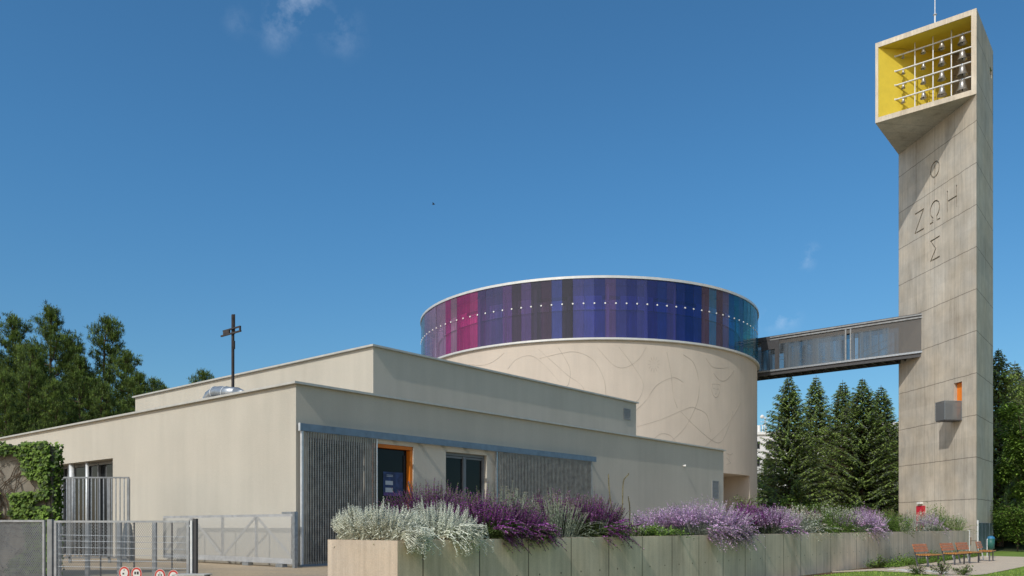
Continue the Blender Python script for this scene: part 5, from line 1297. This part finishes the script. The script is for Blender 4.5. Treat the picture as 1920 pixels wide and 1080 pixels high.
# litter bin
c = at(1858, 40.5); rb = thing('litter_bin', 'green litter bin with blue lid on a thin post by the tower', 'bin', (c.x, c.y, .08))
zc_ = lambda y: EYE + (HY - y) / FPX * 40.5
mb = MB(); mb.lathe([(.001, zc_(1029)), (.15, zc_(1029)), (.17, zc_(1010)), (.16, zc_(1010)), (.001, zc_(1011))], (c.x, c.y, 0), 16); mb.build('bin_body', simple('dark_green_plastic', (.02, .11, .09), .5), rb, True)
mb = MB(); mb.lathe([(.175, zc_(1010)), (.15, zc_(1007)), (.08, zc_(1005)), (.001, zc_(1004.6))], (c.x, c.y, 0), 16); mb.build('lid', simple('blue_plastic', (.03, .16, .30), .5), rb, True)
mb = MB(); mb.tube([(c.x - .19, c.y, .05), (c.x - .19, c.y, zc_(1012)), (c.x - .1, c.y, zc_(1007))], .022, 8); mb.build('post', M['steel_white'], rb)
# ------------------------------------------------------------------ lawn blades, low green edging, stones
def grass(name, pts_fn, n, h, mats, label, seed, wd=.012):
    r = random.Random(seed); mb = MB()
    for i in range(n):
        p = pts_fn(r)
        if p is None: continue
        d = rdir(r, -.2, .2); d.z = 0; hh = h * r.uniform(.5, 1.2); a = r.uniform(0, 3.14); sv = Vector((math.cos(a), math.sin(a), 0)) * wd
        mb.face([p - sv, p + sv, p + d * hh * .5 + Z * hh], r.randrange(len(mats)))
    o = mb.build(name, mats); o['kind'] = 'stuff'; tag(o, label, 'grass'); return o
def inpoly(x, y, poly):
    c = False; j = len(poly) - 1
    for i in range(len(poly)):
        a, b = poly[i], poly[j]
        if (a[1] > y) != (b[1] > y) and x < (b[0] - a[0]) * (y - a[1]) / (b[1] - a[1]) + a[0]: c = not c
        j = i
    return c
gpoly = [(p.x, p.y) for p in gp]; mpoly = [(p.x, p.y) for p in sb + sf]
def lawnpt(r):
    x = r.uniform(4, 40); y = 14 + 26 * r.random() ** 1.4; p = Vector((x, y, .06))
    if (p - PN).dot(N) > -.05 or inpoly(x, y, gpoly) or inpoly(x, y, mpoly): return None
    if abs(x / y * FPX + CX - 1500) > 620: return None
    return p
grass('grass_blades', lawnpt, 90000, .06, [leafmat('grass_blade', (.21, .34, .05), .3, .3), leafmat('grass_blade_dry', (.32, .40, .09), .3, .3)], 'short bright green lawn in front of the planter', 3)
def edgept(r):
    s = r.uniform(s_of(1625), 39.5); q = -r.uniform(.05, .95) * min(1, (s - s_of(1600)) * .5); p = P(s, q, .065); return p + rdir(r) * .02 + Z * .03
r = random.Random(9); mb = MB()
for i in range(9000):
    p = edgept(r); p.z = .07 + abs(r.gauss(0, .12)) * (1.0 + .5 * math.sin(p.x * 2.1)); d = rdir(r, -.2, .8); mb.leaf(p, d, d.cross(Z).normalized(), .09, .045, r.choice((0, 1)), .1)
o = mb.build('ground_cover', [M['sage2'], leafmat('groundcover_leaf', (.11, .20, .03), .3, .25)]); o['kind'] = 'stuff'; tag(o, 'low green ground cover along the foot of the planter wall behind the benches', 'ground cover')
def stoneblob(c, s, seed):
    r = random.Random(seed); bmx = bmesh.new(); bmesh.ops.create_icosphere(bmx, subdivisions=2, radius=1)
    mb = MB(); off = Vector((seed, 3, 1))
    vs_ = [Vector((v.co.x * s[0], v.co.y * s[1], v.co.z * s[2])) * (1 + .35 * noise.noise(v.co * 1.3 + off)) + Vector(c) for v in bmx.verts]
    for f in bmx.faces: mb.face([vs_[v.index] for v in f.verts])
    bmx.free(); return mb
M['stone'] = simple('pale_edging_stone', (.45, .43, .40), .9, 0, .2, 6, .4)
for k, (px_, y_, s_, lb) in enumerate(((1672, 1068.5, .16, 'small pale edging stone, leftmost at the lawn edge'), (1690, 1069, .20, 'pale edging stone between the leftmost and the long one'), (1712, 1070.5, .34, 'long flat pale stone left of the first bench foot'), (1742, 1071.5, .30, 'pale flat stone under the first bench'), (1764, 1074, .26, 'pale edging stone nearest the lawn corner'))):
    c = gnd(px_, y_, .09); solo(stoneblob(c, (s_, s_ * .7, .045), k + 1), 'edging_stone', M['stone'], lb, 'stone', tuple(c), 'pale stones edging the lawn', True)
def shrublet(px_, y_, h, rr, seed, label, n=420):
    c = gnd(px_, y_, .07); r = random.Random(seed); lf, st = MB(), MB()
    root = thing('low_shrub', label, 'shrub', tuple(c), 'low shrubs at the lawn edge')
    for i in range(14):
        d = rdir(r, .3, 1); e = c + Vector((d.x * rr, d.y * rr, d.z * h)); st.tube([c, c.lerp(e, .5) + Z * .04, e], .006, 4, cap=False)
        for k in range(n // 14):
            q = c.lerp(e, r.uniform(.25, 1.05)) + rdir(r) * .06; d2 = rdir(r, -.3, .8); lf.leaf(q, d2, d2.cross(Z).normalized(), r.uniform(.06, .1), .045, r.choice((0, 1)), .2)
    st.build('stems', M['bark'], root); lf.build('foliage', [M['sage'], M['sage2']], root)
shrublet(1723, 1077, .38, .35, 1, 'low green shrub at the lawn edge in front of the first bench')
shrublet(1765, 1078, .5, .38, 2, 'tallest low shrub at the lawn edge, in front of the second bench')
shrublet(1806, 1078, .36, .36, 3, 'low sparse shrub on the gravel edge, rightmost of the row')
shrublet(1645, 1066, .5, .45, 4, 'bushy green shrub against the planter wall at the left end of the ground cover', 700)
# small bird high in the sky
bc = at(813, 60, 383); bd = thing('bird', 'tiny dark bird gliding high above the wing', 'bird', tuple(bc))
mb = MB(); mb.tube([bc + Vector((-.11, 0, -.02)), bc + Vector((-.03, 0, 0)), bc + Vector((.05, 0, .01)), bc + Vector((.11, 0, .015))], [.01, .035, .035, .008], 8); mb.build('body', M['sblack'], bd, True)
for sg in (-1, 1):
    mb = MB(); mb.face([bc + Vector((-.04, 0, 0)), bc + Vector((.05, 0, .01)), bc + Vector((.0, sg * .2, .05)), bc + Vector((-.09, sg * .22, .03))]); mb.build('wing', M['sblack'], bd)
for im in list(bpy.data.objects):
    if im.type == 'EMPTY' and 'h' in im.keys(): del im['h']
